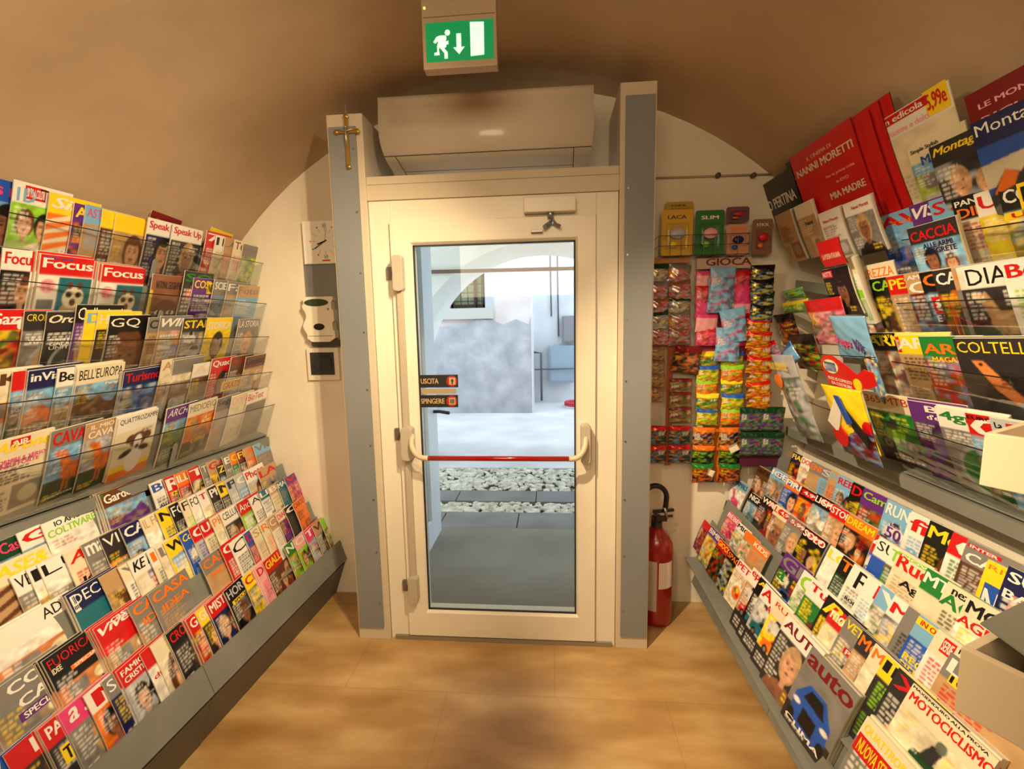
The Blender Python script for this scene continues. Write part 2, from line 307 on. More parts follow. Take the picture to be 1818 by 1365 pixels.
BOW = 0.005
def cover_mesh(name, W, H, T, style, nx, ny, rnd, bowamp=BOW, foil=False, edge_mat=None):
    big = paint(style, nx*2, ny*2, rnd, H/W)
    pd = np.pad(big, ((1, 1), (1, 1), (0, 0)), mode='edge'); sm = (pd[:-2, 1:-1]+pd[2:, 1:-1]+pd[1:-1, :-2]+pd[1:-1, 2:]+pd[1:-1, 1:-1]*2)/6; img = sm[::2, ::2]
    u, v = grid(nx, ny); n = (nx+1)*(ny+1)
    X = u*W; Y = v*H; Z = bowf(Y, H, bowamp)
    co = np.c_[X.ravel(), Y.ravel(), Z.ravel()]
    idx = np.arange(n).reshape(ny+1, nx+1)
    f = np.c_[idx[:-1, :-1].ravel(), idx[:-1, 1:].ravel(), idx[1:, 1:].ravel(), idx[1:, :-1].ravel()]
    ring = np.concatenate([idx[0, :], idx[1:, -1], idx[-1, -2::-1], idx[-2:0:-1, 0]]); m = len(ring)
    back = co[ring].copy(); back[:, 2] -= T
    rim = co[ring].copy()                                  # own copy of the rim so the paper edge keeps its colour
    bi = np.arange(m) + n; ri = np.arange(m) + n + m; nb = np.roll(np.arange(m), -1)
    sides = np.c_[bi, bi[nb], ri[nb], ri]
    # back face: strips between left and right rim columns
    jb = {}
    for k, g in enumerate(ring): jb[int(g)] = k + n
    bf = [(jb[int(idx[j, 0])], jb[int(idx[j+1, 0])], jb[int(idx[j+1, nx])], jb[int(idx[j, nx])]) for j in range(ny)]
    faces = np.concatenate([f, sides, np.array(bf)]); co = np.concatenate([co, back, rim])
    me = bpy.data.meshes.new(name); nf = len(faces)
    me.vertices.add(len(co)); me.vertices.foreach_set('co', co.ravel())
    me.loops.add(nf*4); me.loops.foreach_set('vertex_index', faces.ravel().astype(np.int32))
    me.polygons.add(nf); me.polygons.foreach_set('loop_start', np.arange(nf, dtype=np.int32)*4); me.polygons.foreach_set('loop_total', np.full(nf, 4, np.int32))
    mi = np.zeros(nf, np.int32); mi[len(f):len(f)+len(sides)] = 1; me.polygons.foreach_set('material_index', mi)
    me.materials.append(M_FOIL if foil else M_COVER); me.materials.append(edge_mat or M_PAPER)
    me.update(calc_edges=True)
    ca = me.color_attributes.new('print', 'FLOAT_COLOR', 'POINT'); arr = np.ones((len(co), 4)); arr[:n, :3] = img.reshape(-1, 3); arr[n:, :3] = .7; ca.data.foreach_set('color', arr.ravel())
    return me
def bowf(Y, H, amp): return -amp*4*((Y/H)-.5)**2 + amp
def frame(origin, u, v):
    u = Vector(u); v = Vector(v); n = u.cross(v)
    return Matrix(((u.x, v.x, n.x, origin[0]), (u.y, v.y, n.y, origin[1]), (u.z, v.z, n.z, origin[2]), (0,0,0,1)))
ORD = ['nearest', 'second', 'third', 'fourth', 'fifth', 'sixth', 'seventh', 'eighth', 'ninth', 'tenth', 'eleventh', 'twelfth', 'thirteenth', 'fourteenth', 'fifteenth', 'sixteenth', 'seventeenth', 'eighteenth', 'nineteenth', 'twentieth', 'twenty-first', 'twenty-second', 'twenty-third', 'twenty-fourth']
def opts(s):
    d = {}
    for tok in s.split('~'):
        tok = tok.strip()
        if tok: d.setdefault(tok[0], []).append(tok[1:])
    return d
def g1(d, k, default): return float(d[k][0]) if k in d else default
def magazine(tl, side, tilt, style, title, o, label, cat, group, name='magazine', yaw=0.09, rnd=None, pxw=None):
    """tl = top left corner in the world; side -1 left rack, +1 right rack"""
    W = g1(o, 'w', .205); H = g1(o, 'h', .275); T = g1(o, 't', .004)
    uy = 1.0 if side < 0 else -1.0
    u = Vector((0, uy, 0)); v = Vector((-side*math.sin(tilt), 0, math.cos(tilt))); n = u.cross(v)
    u2 = (u*math.cos(yaw) - n*math.sin(yaw)); n2 = u2.cross(v)
    if 'a' in o:
        a = math.radians(g1(o, 'a', 0)); u3 = u2*math.cos(a) + v*math.sin(a); v = -u2*math.sin(a) + v*math.cos(a); u2 = u3
    if 'd' in o: tl = Vector(tl) + v*g1(o, 'd', 0)
    if 'f' in o: tl = Vector(tl) + n2*g1(o, 'f', 0)
    org = Vector(tl) - v*H + n2*T
    dist = max(.7, (org - Vector(CAM)).length); pw = F_PX*W/dist
    nx = int(min(130, max(18, pw/1.6))); ny = int(nx*H/W)
    me = cover_mesh(name, W, H, T, style, nx, ny, rnd or R_, edge_mat=(ink('u') if style[2] in 'ru' else ink('d') if style[2] == 'k' else None) if name == 'display_card' else None)
    ob = link(name, me); ob.matrix_basis = frame(org, u2, v); tag(ob, label, cat, group)
    bow = lambda y: bowf(y, H, BOW)
    it = 'I' in o; thin = 'N' in o
    if title:
        co, _, asp = text_geo(title, not thin, it); tw = g1(o, 's', .92); th = min(.135, tw*W/H/max(asp, .3)*1.2); th = g1(o, 'H', th)
        x0 = g1(o, 'x', .04)
        letter('masthead', title, ink(style[0]), ob, W*x0, H*(.975-th-g1(o, 'y', .01)), W*tw, H*th, bow=bow, bold=not thin, italic=it)['label'] = CNAME[style[0]] + ' title lettering'
    for L in o.get('L', []):
        tx, c, x, y, wd, hh = L.split(':')[:6]
        letter('cover_line', tx, ink(c), ob, W*float(x), H*float(y), W*float(wd), H*float(hh), bow=bow)['label'] = CNAME[c] + ' cover line lettering'
    if 'B' in o:
        for Bt in o['B']:
            c, tc, tx, x, y, wd, hh = Bt.split(':'); x, y, wd, hh = map(float, (x, y, wd, hh)); X, Y, WW, HH = x*W, y*H, wd*W, hh*H
            bm = bmesh.new(); pts = [(X, Y), (X+WW, Y), (X+WW, Y+HH), (X, Y+HH)]; bm.faces.new([bm.verts.new((a, b, float(bow(b))+.0007)) for a, b in pts])
            me2 = bpy.data.meshes.new('badge'); bm.to_mesh(me2); bm.free(); me2.materials.append(ink(c)); bo = bpy.data.objects.new('badge', me2); COL.objects.link(bo); bo.parent = ob; bo['label'] = CNAME[c] + ' badge'
            letter('badge_lettering', tx, ink(tc), bo, X+WW*.08, Y+HH*.15, WW*.84, HH*.7, z=.0014, bow=bow)
    for k in range(int(g1(o, 'c', 0))):
        c = ob.copy(); COL.objects.link(c); dz = -(k+1)*(T+.0006)
        c.matrix_basis = ob.matrix_basis @ Matrix.Translation((-.002*(k+1)+R_.uniform(-.003, .002), R_.uniform(.000, .005)*(1 if k % 2 else 1.6), dz))
        c['label'] = ('copy ' + ['just', 'two', 'three', 'four', 'five', 'six'][k] + ' behind the ' + label.split(',')[0])[:110]; c['label'] = ' '.join(c['label'].split()[:14])
        c['group'] = 'stacked copies in the ' + group.split(' in the ')[-1]
        for ch in list(ob.children):
            if ch.name.startswith('masthead'): h = ch.copy(); COL.objects.link(h); h.parent = c
    return ob
COUNT = {}
def row(side, X, s, a, b, tilt, data, where, group, yaw=0.09, ww=None, hh=None, tt=None):
    """a, b: two sight points on the row's top line; X, s: the upright plane that line lies in"""
    A = Vector([float(c) for c in atPlane(*a, X, s)]); B = Vector([float(c) for c in atPlane(*b, X, s)])
    items = []
    for ln in data.strip().split('\n'):
        p = [q.strip() for q in ln.split('|')]; items.append((float(p[0]), p[1], p[2], p[3], opts(p[4]) if len(p) > 4 else {}))
    order = sorted(items, key=lambda q: -q[0] if side < 0 else q[0]); rank = {id(q): k for k, q in enumerate(order)}
    for it in items:
        px, title, style, desc, o = it
        # the point of the line seen at image column px
        lo, hi = -3.0, 4.0
        def colx(t):
            P = np.array(A + (B-A)*t) - CAM; c = RC.T @ P; return 909 + F_PX*c[0]/-c[2] if c[2] < -.02 else (-9e4 if side < 0 else 9e4)
        t = 0.0
        for _ in range(60):
            f0 = colx(t) - px
            if abs(f0) > 5000: t *= .5; continue
            d = (colx(t+1e-4) - colx(t))/1e-4; st = f0/d; t -= max(-.4, min(.4, st))
            if abs(st) < 1e-7: break
        P = A + (B-A)*t
        k = rank[id(it)]
        lab = desc + (', nearest door, ' if k == 0 else ', ' + ORD[k] + ' from door, ') + where
        if ww and 'w' not in o: o['w'] = [str(ww)]
        if hh and 'h' not in o: o['h'] = [str(hh)]
        if tt and 't' not in o: o['t'] = [str(tt)]
        nm, cat = 'magazine', 'magazine'
        if 'K' in o: nm, cat = o['K'][0], o['K'][0].replace('_', ' ')
        magazine(P, side, tilt, style, title, o, lab, cat, group, nm, yaw)
# ------------------------------------------------------------------ the room
YW, YB = 2.57, -2.6            # door wall, wall behind the viewer
VC, VR = (-0.19, 0.76), 1.99   # vault: a round barrel along the room
def floor_mat():
    m = noisy('floor_stone', (.62,.47,.28), (.82,.70,.50), 2.0, 0.32, detail=12, bump=0.03, c3=(.72,.58,.38), stretch=(1,2.6,1), lo=.32, hi=.68); nt = m.node_tree; b = nt.nodes['Principled BSDF']
    src = b.inputs['Base Color'].links[0].from_socket; br = nt.nodes.new('ShaderNodeTexBrick'); tc = nt.nodes.new('ShaderNodeTexCoord')
    br.inputs['Scale'].default_value = 1.0; br.inputs['Mortar Size'].default_value = 0.0025; br.inputs['Brick Width'].default_value = 0.92; br.inputs['Row Height'].default_value = 0.61; br.inputs['Mortar Smooth'].default_value = .3
    br.inputs['Color1'].default_value = (1,1,1,1); br.inputs['Color2'].default_value = (.93,.9,.86,1); br.inputs['Mortar'].default_value = (.82,.78,.72,1)
    mx = nt.nodes.new('ShaderNodeMixRGB'); mx.blend_type = 'MULTIPLY'; mx.inputs[0].default_value = 1
    nt.links.new(tc.outputs['Object'], br.inputs['Vector']); nt.links.new(src, mx.inputs[1]); nt.links.new(br.outputs[0], mx.inputs[2]); nt.links.new(mx.outputs[0], b.inputs['Base Color']); return m
tag(box('floor', (-2.3, 2.0, YB-.1, 2.60, -.1, 0), floor_mat()), kind='structure')
bm = bmesh.new(); pr = []
NA = 48
for k in range(NA+1):
    a = PI*k/NA; pr.append((VC[0]+VR*math.cos(a), VC[1]+VR*math.sin(a)))
ri = [[bm.verts.new((x, y, z)) for x, z in pr] for y in np.linspace(YB, YW+.02, 12)]
ro = [[bm.verts.new((VC[0]+(x-VC[0])*1.06, y, VC[1]+(z-VC[1])*1.06)) for x, z in pr] for y in np.linspace(YB, YW+.02, 12)]
for q in (ri, ro):
    for a, b in zip(q, q[1:]):
        for k in range(NA): bm.faces.new((a[k], a[k+1], b[k+1], b[k]))
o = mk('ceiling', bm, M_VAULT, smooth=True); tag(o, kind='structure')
tag(box('wall_left', (VC[0]-VR-.12, VC[0]-VR, YB, YW+.02, 0, VC[1]), M_WALL), kind='structure')
tag(box('wall_right', (VC[0]+VR, VC[0]+VR+.12, YB, YW+.02, 0, VC[1]), M_WALL), kind='structure')
tag(box('wall_back', (-2.3, 2.0, YB-.1, YB, 0, 2.95), M_WALL), kind='structure')
bm = bmesh.new()
bx(bm, -2.4, -.86, YW, YW+.22, 0, 3.0); bx(bm, .33, 2.0, YW, YW+.22, 0, 3.0); bx(bm, -.86, .33, YW, YW+.22, 2.2, 3.0)
tag(mk('wall_front', bm, M_WALL), kind='structure')
bm = bmesh.new(); bx(bm, -1.40, -.99, YW-.008, YW, 0, .30); bx(bm, .45, .95, YW-.006, YW, 0, .11)
tag(mk('baseboard_front', bm, mat('skirting', (.88,.85,.79), .6)), kind='structure')

# grey faced posts either side of the door
M_POST = noisy('post_grey_panel', (.47,.49,.50), (.50,.51,.52), 2, 0.45, 2)
M_POSTC = mat('post_cream_frame', (.78,.73,.64), 0.45)
def post(n, x0, x1, zt, panel, screws):
    e = empty('trim_%d' % n, ((x0+x1)/2, 2.3, 0), None, None); e['kind'] = 'structure'
    box('post_body', (x0, x1, 2.155, 2.55, 0, zt), M_POSTC, e, .003)
    box('post_panel', (panel[0], panel[1], 2.146, 2.1545, .065, zt-.055), M_POST, e)
    for z in np.linspace(.2, zt-.15, 9):
        bm = bmesh.new(); lathe(bm, [(.0045, -.0025), (.0045, 0)], (screws, 2.146, z), 10, 'y'); mk('screw', bm, M_STEEL, e)
post(1, -.985, -.822, 2.50, (-.975, -.852), -.865)
post(2, .296, .447, 2.56, (.318, .440), .331)

# ------------------------------------------------------------------ the door
d = empty('door_1', (-.26, 2.17, 0), None, None); d['kind'] = 'structure'
YF = 2.17
bm = bmesh.new()
bx(bm, -.82, -.725, YF, YF+.08, 0, 2.13); bx(bm, .20, .294, YF, YF+.08, 0, 2.13); bx(bm, -.725, .20, YF, YF+.08, 2.035, 2.13)
mk('door_frame', bm, M_CREAM, d, .003)
box('threshold', (-.80, .28, YF-.012, YF+.09, 0, .022), mat('threshold_metal', (.62,.60,.55), .4, .6), d, .002)
bm = bmesh.new(); y0, y1 = YF-.018, YF+.05; gx0, gx1, gz0, gz1 = -.622, .107, .165, 1.93
sx0, sx1, sz0, sz1 = -.722, .197, .03, 2.033
fr = []
for (a0, a1, c0, c1, y) in ((sx0, sx1, sz0, sz1, y0), (gx0-.012, gx1+.012, gz0-.012, gz1+.012, y0), (gx0, gx1, gz0, gz1, y0+.016), (gx0, gx1, gz0, gz1, y1), (sx0, sx1, sz0, sz1, y1)):
    fr.append([bm.verts.new(p) for p in ((a0, y, c0), (a1, y, c0), (a1, y, c1), (a0, y, c1))])
for a, b in zip(fr, fr[1:]+fr[:1]):
    for k in range(4): bm.faces.new((a[k], a[(k+1) % 4], b[(k+1) % 4], b[k]))
mk('door_leaf', bm, M_CREAM, d, .002)
bm = bmesh.new()
for q in ((gx0-.001, gx0+.006, gz0, gz1), (gx1-.006, gx1+.001, gz0, gz1), (gx0, gx1, gz0, gz0+.006), (gx0, gx1, gz1-.006, gz1)): bx(bm, q[0], q[1], y0+.012, y0+.02, q[2], q[3])
mk('glazing_gasket', bm, mat('gasket', (.12,.12,.13), .6), d)
def glass_mat(name, tint=(1,1,1), refl=.5):
    m = bpy.data.materials.new(name); m.use_nodes = True; nt = m.node_tree; nt.nodes.clear()
    out = nt.nodes.new('ShaderNodeOutputMaterial'); mx = nt.nodes.new('ShaderNodeMixShader'); tr = nt.nodes.new('ShaderNodeBsdfTransparent'); gl = nt.nodes.new('ShaderNodeBsdfGlossy'); fr = nt.nodes.new('ShaderNodeFresnel')
    mu = nt.nodes.new('ShaderNodeMath'); mu.operation = 'MULTIPLY'; mu.inputs[1].default_value = refl
    tr.inputs[0].default_value = (*tint, 1); gl.inputs['Roughness'].default_value = .02; fr.inputs[0].default_value = 1.45
    nt.links.new(fr.outputs[0], mu.inputs[0]); nt.links.new(mu.outputs[0], mx.inputs[0]); nt.links.new(tr.outputs[0], mx.inputs[1]); nt.links.new(gl.outputs[0], mx.inputs[2]); nt.links.new(mx.outputs[0], out.inputs[0]); return m
M_GLASS = glass_mat('door_glass', (.96,.98,.98), .7); M_PLEXI = glass_mat('clear_plastic', (.975,.98,.98), .35)
box('glass_pane', (gx0, gx1, YF+.004, YF+.010, gz0, gz1), M_GLASS, d)
# panic bar and rods
def P(px, py, y): return Vector([float(c) for c in atY(px, py, y)])
M_LOCK = mat('lock_cover_plastic', (.70,.66,.59), 0.4); M_PLATE = mat('strike_plate', (.50,.47,.43), .35, .6)
def wbox(name, pxs, y0, y1, m, parent, bevel=.003):
    """a box whose front face is seen between two image corners at depth y0"""
    a = P(pxs[0], pxs[1], y0); b = P(pxs[2], pxs[3], y0)
    return box(name, (min(a.x, b.x), max(a.x, b.x), y0, y1, min(a.z, b.z), max(a.z, b.z)), m, parent, bevel)
pb = empty('panic_bar', (-.66, 2.12, .99), 'red panic bar with beige end boxes and rods on glazed door', 'panic bar')
yl = YF-.0185
def cover(name, x0, x1, z0, z1, dep):
    bm = bmesh.new(); n = 12; pts = []; r = (x1-x0)/2; cx = (x0+x1)/2
    for k in range(n+1): a = PI*k/n; pts.append((cx+r*math.cos(a), yl, z1-r*.6+r*.6*math.sin(a)))
    for k in range(n+1): a = PI+PI*k/n; pts.append((cx+r*math.cos(a), yl, z0+r*.6+r*.6*math.sin(a)))
    prism(bm, pts, (0, -dep, 0)); return mk(name, bm, M_LOCK, pb, .004)
XR = -.682
cover('top_bolt_cover', XR-.024, XR+.022, 1.725, 1.885, .045)
cover('bottom_bolt_cover', XR-.024, XR+.022, .225, .36, .045)
cover('bar_end_box', XR-.020, XR+.034, .945, 1.105, .055)
cover('bar_end_box', .128, .170, .935, 1.115, .055)
box('rod_cover', (XR-.014, XR+.012, yl-.022, yl, 1.09, 1.74), M_LOCK, pb, .002); box('rod_cover', (XR-.014, XR+.012, yl-.022, yl, .34, .96), M_LOCK, pb, .002)
for z in (1.81, 1.06, .29): 
    box('strike_plate', (XR-.066, XR-.036, YF-.014, YF+.002, z-.028, z+.028), M_PLATE, pb, .002); box('latch', (XR-.036, XR-.022, YF-.03, YF-.012, z-.015, z+.013), mat('latch_dark', (.15,.13,.12), .4, .5), pb)
bz = .972
bm = bmesh.new(); tube(bm, [(-.575, 2.055, bz), (.085, 2.055, bz)], .0115, 16); mk('red_bar', bm, mat('bar_red', (.62,.03,.03), .22, coat=.6), pb, smooth=True)['label'] = 'glossy red bar'
for s, xa, xb in ((1, -.575, -.650), (-1, .085, .149)):
    bm = bmesh.new(); pts = []
    for k in range(9):
        t = k/8; a = t*PI/2; pts.append((xa + (xb-xa)*math.sin(a), 2.055+.045*t*t, bz+.075*(1-math.cos(a))))
    pts.append((xb, 2.115, bz+.095)); tube(bm, [(xa + .012*s, 2.055, bz)]+pts, [.0125]*len(pts)+[.0135], 12); mk('bar_arm', bm, mat('bar_arm_beige', (.78,.72,.62), .35), pb, smooth=True)
# closer
dc = empty('door_closer', (.03, 2.14, 2.06), 'beige overhead door closer with metal arm on door head', 'door closer')
box('closer_body', (-.115, .108, YF-.055, YF-.0005, 2.045, 2.108), M_CREAM, dc, .004)
bm = bmesh.new(); lathe(bm, [(.014, 0), (.014, .03), (.008, .035)], (0, YF-.03, 2.02), 14); mk('spindle', bm, M_STEEL, dc, smooth=True)
bm = bmesh.new(); prism(bm, [(.0, YF-.045, 2.012), (-.035, YF-.06, 1.985), (-.03, YF-.05, 1.970), (.012, YF-.02, 2.0)], (.014, .004, .006)); prism(bm, [(.0, YF-.03, 2.012), (.045, YF-.06, 1.985), (.04, YF-.06, 1.975), (-.004, YF-.03, 2.0)], (0, .008, .004)); mk('closer_arm', bm, mat('arm_steel', (.62,.66,.72), .25, .9), dc, .001)
box('closer_bracket', (-.085, -.035, YF-.045, YF-.018, 1.962, 1.974), M_PLATE, dc, .001)
# glass stickers
M_STK = mat('sticker_black', (.10,.10,.11), .5)
for (t, y0_, y1_, lb) in (('USCITA', 665, 688, 'dark door sticker reading USCITA with round red sign'), ('SPINGERE', 701, 723, 'dark door sticker reading SPINGERE with round red sign')):
    a = P(744, y1_, YF+.003); b = P(813, y0_, YF+.003)
    st = empty('door_sticker', (a.x, YF, a.z), lb, 'sticker', None)
    box('sticker_film', (a.x, b.x, YF+.0015, YF+.0035, a.z, b.z), M_STK, st)
    H_ = b.z-a.z; plane_text('sticker_lettering', t, ink('t'), st, (a.x+.01, YF+.0015, a.z+H_*.3), (1,0,0), (0,0,1), .115 if t == 'SPINGERE' else .085, H_*.42, off=.001)
    bm = bmesh.new(); lathe(bm, [(.026, -.001), (.026, 0)], (b.x-.030, YF+.0015, (a.z+b.z)/2), 24, 'y'); mk('red_disc', bm, mat('sticker_red', (.62,.10,.08), .5), st)
    box('sign_square', (b.x-.042, b.x-.012, YF-.0015, YF+.0005, a.z+H_*.22, b.z-H_*.22), ink('t'), st)
    bm = bmesh.new(); xc = b.x-.027
    if t == 'USCITA': prism(bm, [(xc-.008, YF-.003, a.z+H_*.5), (xc+.008, YF-.003, a.z+H_*.5), (xc, YF-.003, b.z-H_*.3)], (0, .001, 0)); bx(bm, xc-.003, xc+.003, YF-.003, YF-.002, a.z+H_*.28, a.z+H_*.5)
    else:
        for q in range(3): bx(bm, xc-.009+q*.007, xc-.005+q*.007, YF-.003, YF-.002, a.z+H_*.32, b.z-H_*.32)
    mk('sign_symbol', bm, M_STK, st)
a = P(748, 699, YF+.003); b = P(810, 690, YF+.003)
tag(box('tape_strip', (a.x, b.x, YF+.002, YF+.0035, a.z, b.z), mat('tan_tape', (.62,.55,.40), .6)), 'tan strip between the two dark door stickers', 'tape')

# lintel with its groove, air conditioner
e = empty('trim_3', (-.26, 2.2, 2.13), None, None); e['kind'] = 'structure'
box('lintel_board', (-.822, .296, 2.16, 2.26, 2.131, 2.198), M_POSTC, e, .003); box('lintel_board', (-.822, .296, 2.165, 2.26, 2.2, 2.235), M_POSTC, e, .003)
ac = empty('air_conditioner', (-.28, 2.3, 2.236), 'cream wall air conditioner between the two posts above door', 'air conditioner')
M_AC = mat('ac_plastic', (.86,.82,.76), 0.2, coat=.25, spec=.3)
ax0, ax1, az0, az1 = -.765, .190, 2.236, 2.582
def acprof(t):   # side outline, t 0 bottom .. 1 top : depth in front of the wall side
    return 2.205 + .050*(1-t)**2*1.2 - .022*math.sin(PI*min(1, t*1.1)) + (.09*max(0, .28-t)/.28 if t < .28 else 0)
bm = bmesh.new(); N = 22
L_, Rr = [], []
for k in range(N+1):
    t = k/N; z = az0 + (az1-az0)*t; ins = .052*(max(0, .55-t)/.55)**1.8
    L_.append(bm.verts.new((ax0+ins, acprof(t), z))); Rr.append(bm.verts.new((ax1-ins*.45, acprof(t), z)))
Lb = [bm.verts.new((v.co.x, 2.42, v.co.z)) for v in L_]; Rb = [bm.verts.new((v.co.x, 2.42, v.co.z)) for v in Rr]
for k in range(N):
    bm.faces.new((L_[k], Rr[k], Rr[k+1], L_[k+1])); bm.faces.new((Lb[k], L_[k], L_[k+1], Lb[k+1])); bm.faces.new((Rr[k], Rb[k], Rb[k+1], Rr[k+1]))
    bm.faces.new((Rb[k], Lb[k], Lb[k+1], Rb[k+1]))
bm.faces.new((L_[N], Rr[N], Rb[N], Lb[N])); bm.faces.new((Lb[0], Rb[0], Rr[0], L_[0]))
o = mk('ac_body', bm, M_AC, ac); o.data.polygons.foreach_set('use_smooth', [abs(p.normal.y) > .5 for p in o.data.polygons])
M_SEAM = mat('ac_seam', (.25,.2,.17), .6)
def acline(x0, z0, x1, z1, r=.0016):
    bm = bmesh.new(); pts = []
    for k in range(9): t = k/8; z = z0+(z1-z0)*t; pts.append((x0+(x1-x0)*t, acprof((z-az0)/(az1-az0))-.0005, z))
    tube(bm, pts, r, 6); return bm
mk('front_panel_seam', acline(ax0+.012, 2.335, ax1-.008, 2.335), M_SEAM, ac)
f = mk('air_flap', acline(ax0+.065, 2.333, ax0+.10, 2.255), M_SEAM, ac); f['label'] = 'dark flap edge'
mk('air_flap', acline(ax1-.085, 2.333, ax1-.085, 2.250), M_SEAM, ac); mk('air_flap', acline(ax0+.10, 2.255, ax1-.085, 2.253), M_SEAM, ac); mk('air_flap', acline(ax0+.085, 2.285, ax1-.085, 2.283, .0009), M_SEAM, ac)

# exit sign hung from the crown of the vault
YS = 1.75
a = P(752, 124, YS); b = P(884, 26, YS)
sx0, sx1, sz0 = a.x, P(883, 118, YS).x, a.z; sz1 = P(748, 6, YS).z + .012
es = empty('exit_sign', ((sx0+sx1)/2, YS, sz0), 'green lit exit sign with running figure hanging from vault', 'exit sign')
M_SB = mat('sign_housing', (.72,.64,.54), .5)
box('sign_housing', (sx0, sx1, YS, YS+.045, sz0, sz1), M_SB, es, .004)
px0, px1 = sx0+.013, sx1-.011; ph0, ph1 = sz0+.022, sz0+.022+(px1-px0)*.53
M_GRN = mat('sign_green', (.0,.42,.22), .4, emit=(0.0,.56,.30), es=.75); M_SW = mat('sign_white', (.8,.9,.85), .4, emit=(.78,.95,.85), es=1.0)
box('sign_panel', (px0, px1, YS-.003, YS, ph0, ph1), M_GRN, es)['label'] = 'lit green panel'
PW, PH = px1-px0, ph1-ph0
def poly2(pts, name):
    bm = bmesh.new(); prism(bm, [(px0+x*PW, YS-.0045, ph0+y*PH) for x, y in pts], (0, .001, 0)); return mk(name, bm, M_SW, es)
poly2([(.66, .08), (.86, .1), (.865, .93), (.66, .95)], 'door_symbol')
poly2([(.455, .68), (.525, .68), (.525, .33), (.575, .34), (.49, .15), (.405, .33), (.455, .33)], 'arrow_symbol')
bm = bmesh.new()
hx, hy = px0+.325*PW, ph0+.72*PH; prism(bm, [(hx+.040*PW*math.cos(2*PI*k/16), YS-.0045, hy+.040*PW*math.sin(2*PI*k/16)) for k in range(16)], (0, .001, 0))
for pts in ([(.16,.63),(.22,.66),(.30,.65),(.31,.58),(.28,.42),(.335,.42),(.335,.52),(.31,.5),(.30,.36),(.27,.33),(.32,.22),(.32,.06),(.27,.06),(.27,.2),(.20,.36),(.19,.3),(.20,.16),(.12,.16),(.12,.22),(.165,.24),(.165,.4),(.19,.53),(.14,.46),(.11,.5)],):
    prism(bm, [(px0+x*PW, YS-.0045, ph0+y*PH) for x, y in pts], (0, .001, 0))
mk('running_figure', bm, M_SW, es)
bm = bmesh.new(); lathe(bm, [(.0035, -.002), (.0035, 0)], (sx0+.011, YS, sz1-.028), 12, 'y'); mk('status_light', bm, mat('led', (.9,.9,.3), .3, emit=(1,.95,.35), es=3), es)
box('housing_seam', (sx0+.004, sx1-.004, YS-.001, YS, ph1+.018, ph1+.020), mat('seam', (.45,.38,.3), .6), es)
bm = bmesh.new(); cx = (sx0+sx1)/2; tube(bm, [(cx-.03, YS-.01, 2.755), (cx-.035, YS-.02, 2.70), (cx-.02, YS-.022, sz1-.004), (cx+.0, YS-.02, sz1+.012), (cx+.03, YS-.01, 2.72), (cx+.04, YS, 2.757)], .006, 8); mk('cable_loop', bm, mat('black_cable', (.05,.05,.05), .4), es, smooth=True)
box('hanger', (cx-.05, cx+.05, YS+.01, YS+.035, sz1-.002, 2.757), M_SB, es)

# ------------------------------------------------------------------ outside the door
M_PLA = noisy('outside_grey_render', (.60,.61,.63), (.76,.76,.78), 3.5, .9, 15, .5, c3=(.67,.67,.69), lo=.3, hi=.75)
M_PNK = noisy('outside_pink_render', (.80,.74,.73), (.87,.83,.82), 2.2, .9, 9, .3)
M_OW = noisy('outside_white_render', (.74,.75,.77), (.84,.85,.86), 1.5, .9, 8, .3)
M_CONC = noisy('porch_concrete', (.46,.45,.42), (.54,.53,.50), 1.3, .8, 8, .05)
M_PORCH = noisy('porch_render', (.88,.87,.78), (.92,.91,.84), 1.2, .9)
tag(box('floor_porch', (-4, 4, 2.60, 3.52, -.08, -.012), M_CONC), kind='structure')
tag(box('floor_sill', (-.858, .328, 2.265, 2.62, -.08, .002), M_CONC), kind='structure')
tag(box('street', (-12, 12, 5.1, 16, -.1, -.02), noisy('street_paving', (.70,.70,.71), (.78,.78,.79), 1.5, .9, 8, .1)), kind='structure')
M_SLAB = noisy('stone_slab', (.42,.42,.43), (.50,.50,.51), 2.5, .8, 8, .1)
bm = bmesh.new()
for x in np.arange(-4, 4, .62): bx(bm, x, x+.61, 3.525, 3.83, -.08, -.013)
for x in np.arange(-3.8, 4, .73): bx(bm, x, x+.722, 4.09, 4.36, -.08, -.015)
tag(mk('paving_slab', bm, M_SLAB), kind='structure')
tag(box('gravel_bed', (-4, 4, 3.53, 5.1, -.12, -.045), mat('joint_sand', (.35,.34,.30), .95)), kind='structure')
def cobbles(y0, y1, n, s):
    bm = bmesh.new(); rr = random.Random(3)
    for _ in range(n):
        x = rr.uniform(-1.9, 1.6); y = rr.uniform(y0+.02, y1-.02); r = rr.uniform(.6, 1.2)*s
        m = Matrix.Translation((x, y, -.028)) @ Matrix.Rotation(rr.random()*6, 4, 'Z') @ Matrix.Diagonal((r*1.35, r*.8, r*.55, 1)); bmesh.ops.create_icosphere(bm, subdivisions=1, radius=1, matrix=m)
    return mk('cobblestones', bm, noisy('cobble_stone', (.66,.65,.60), (.84,.83,.79), 14, .85, 2), smooth=True)
tag(cobbles(3.83, 4.09, 900, .028), 'narrow strip of grey cobblestones between the slab rows outside', 'cobblestones', kind='stuff')
tag(cobbles(4.36, 5.1, 1500, .034), 'wide strip of pale cobblestones beside the bright street', 'cobblestones', kind='stuff')
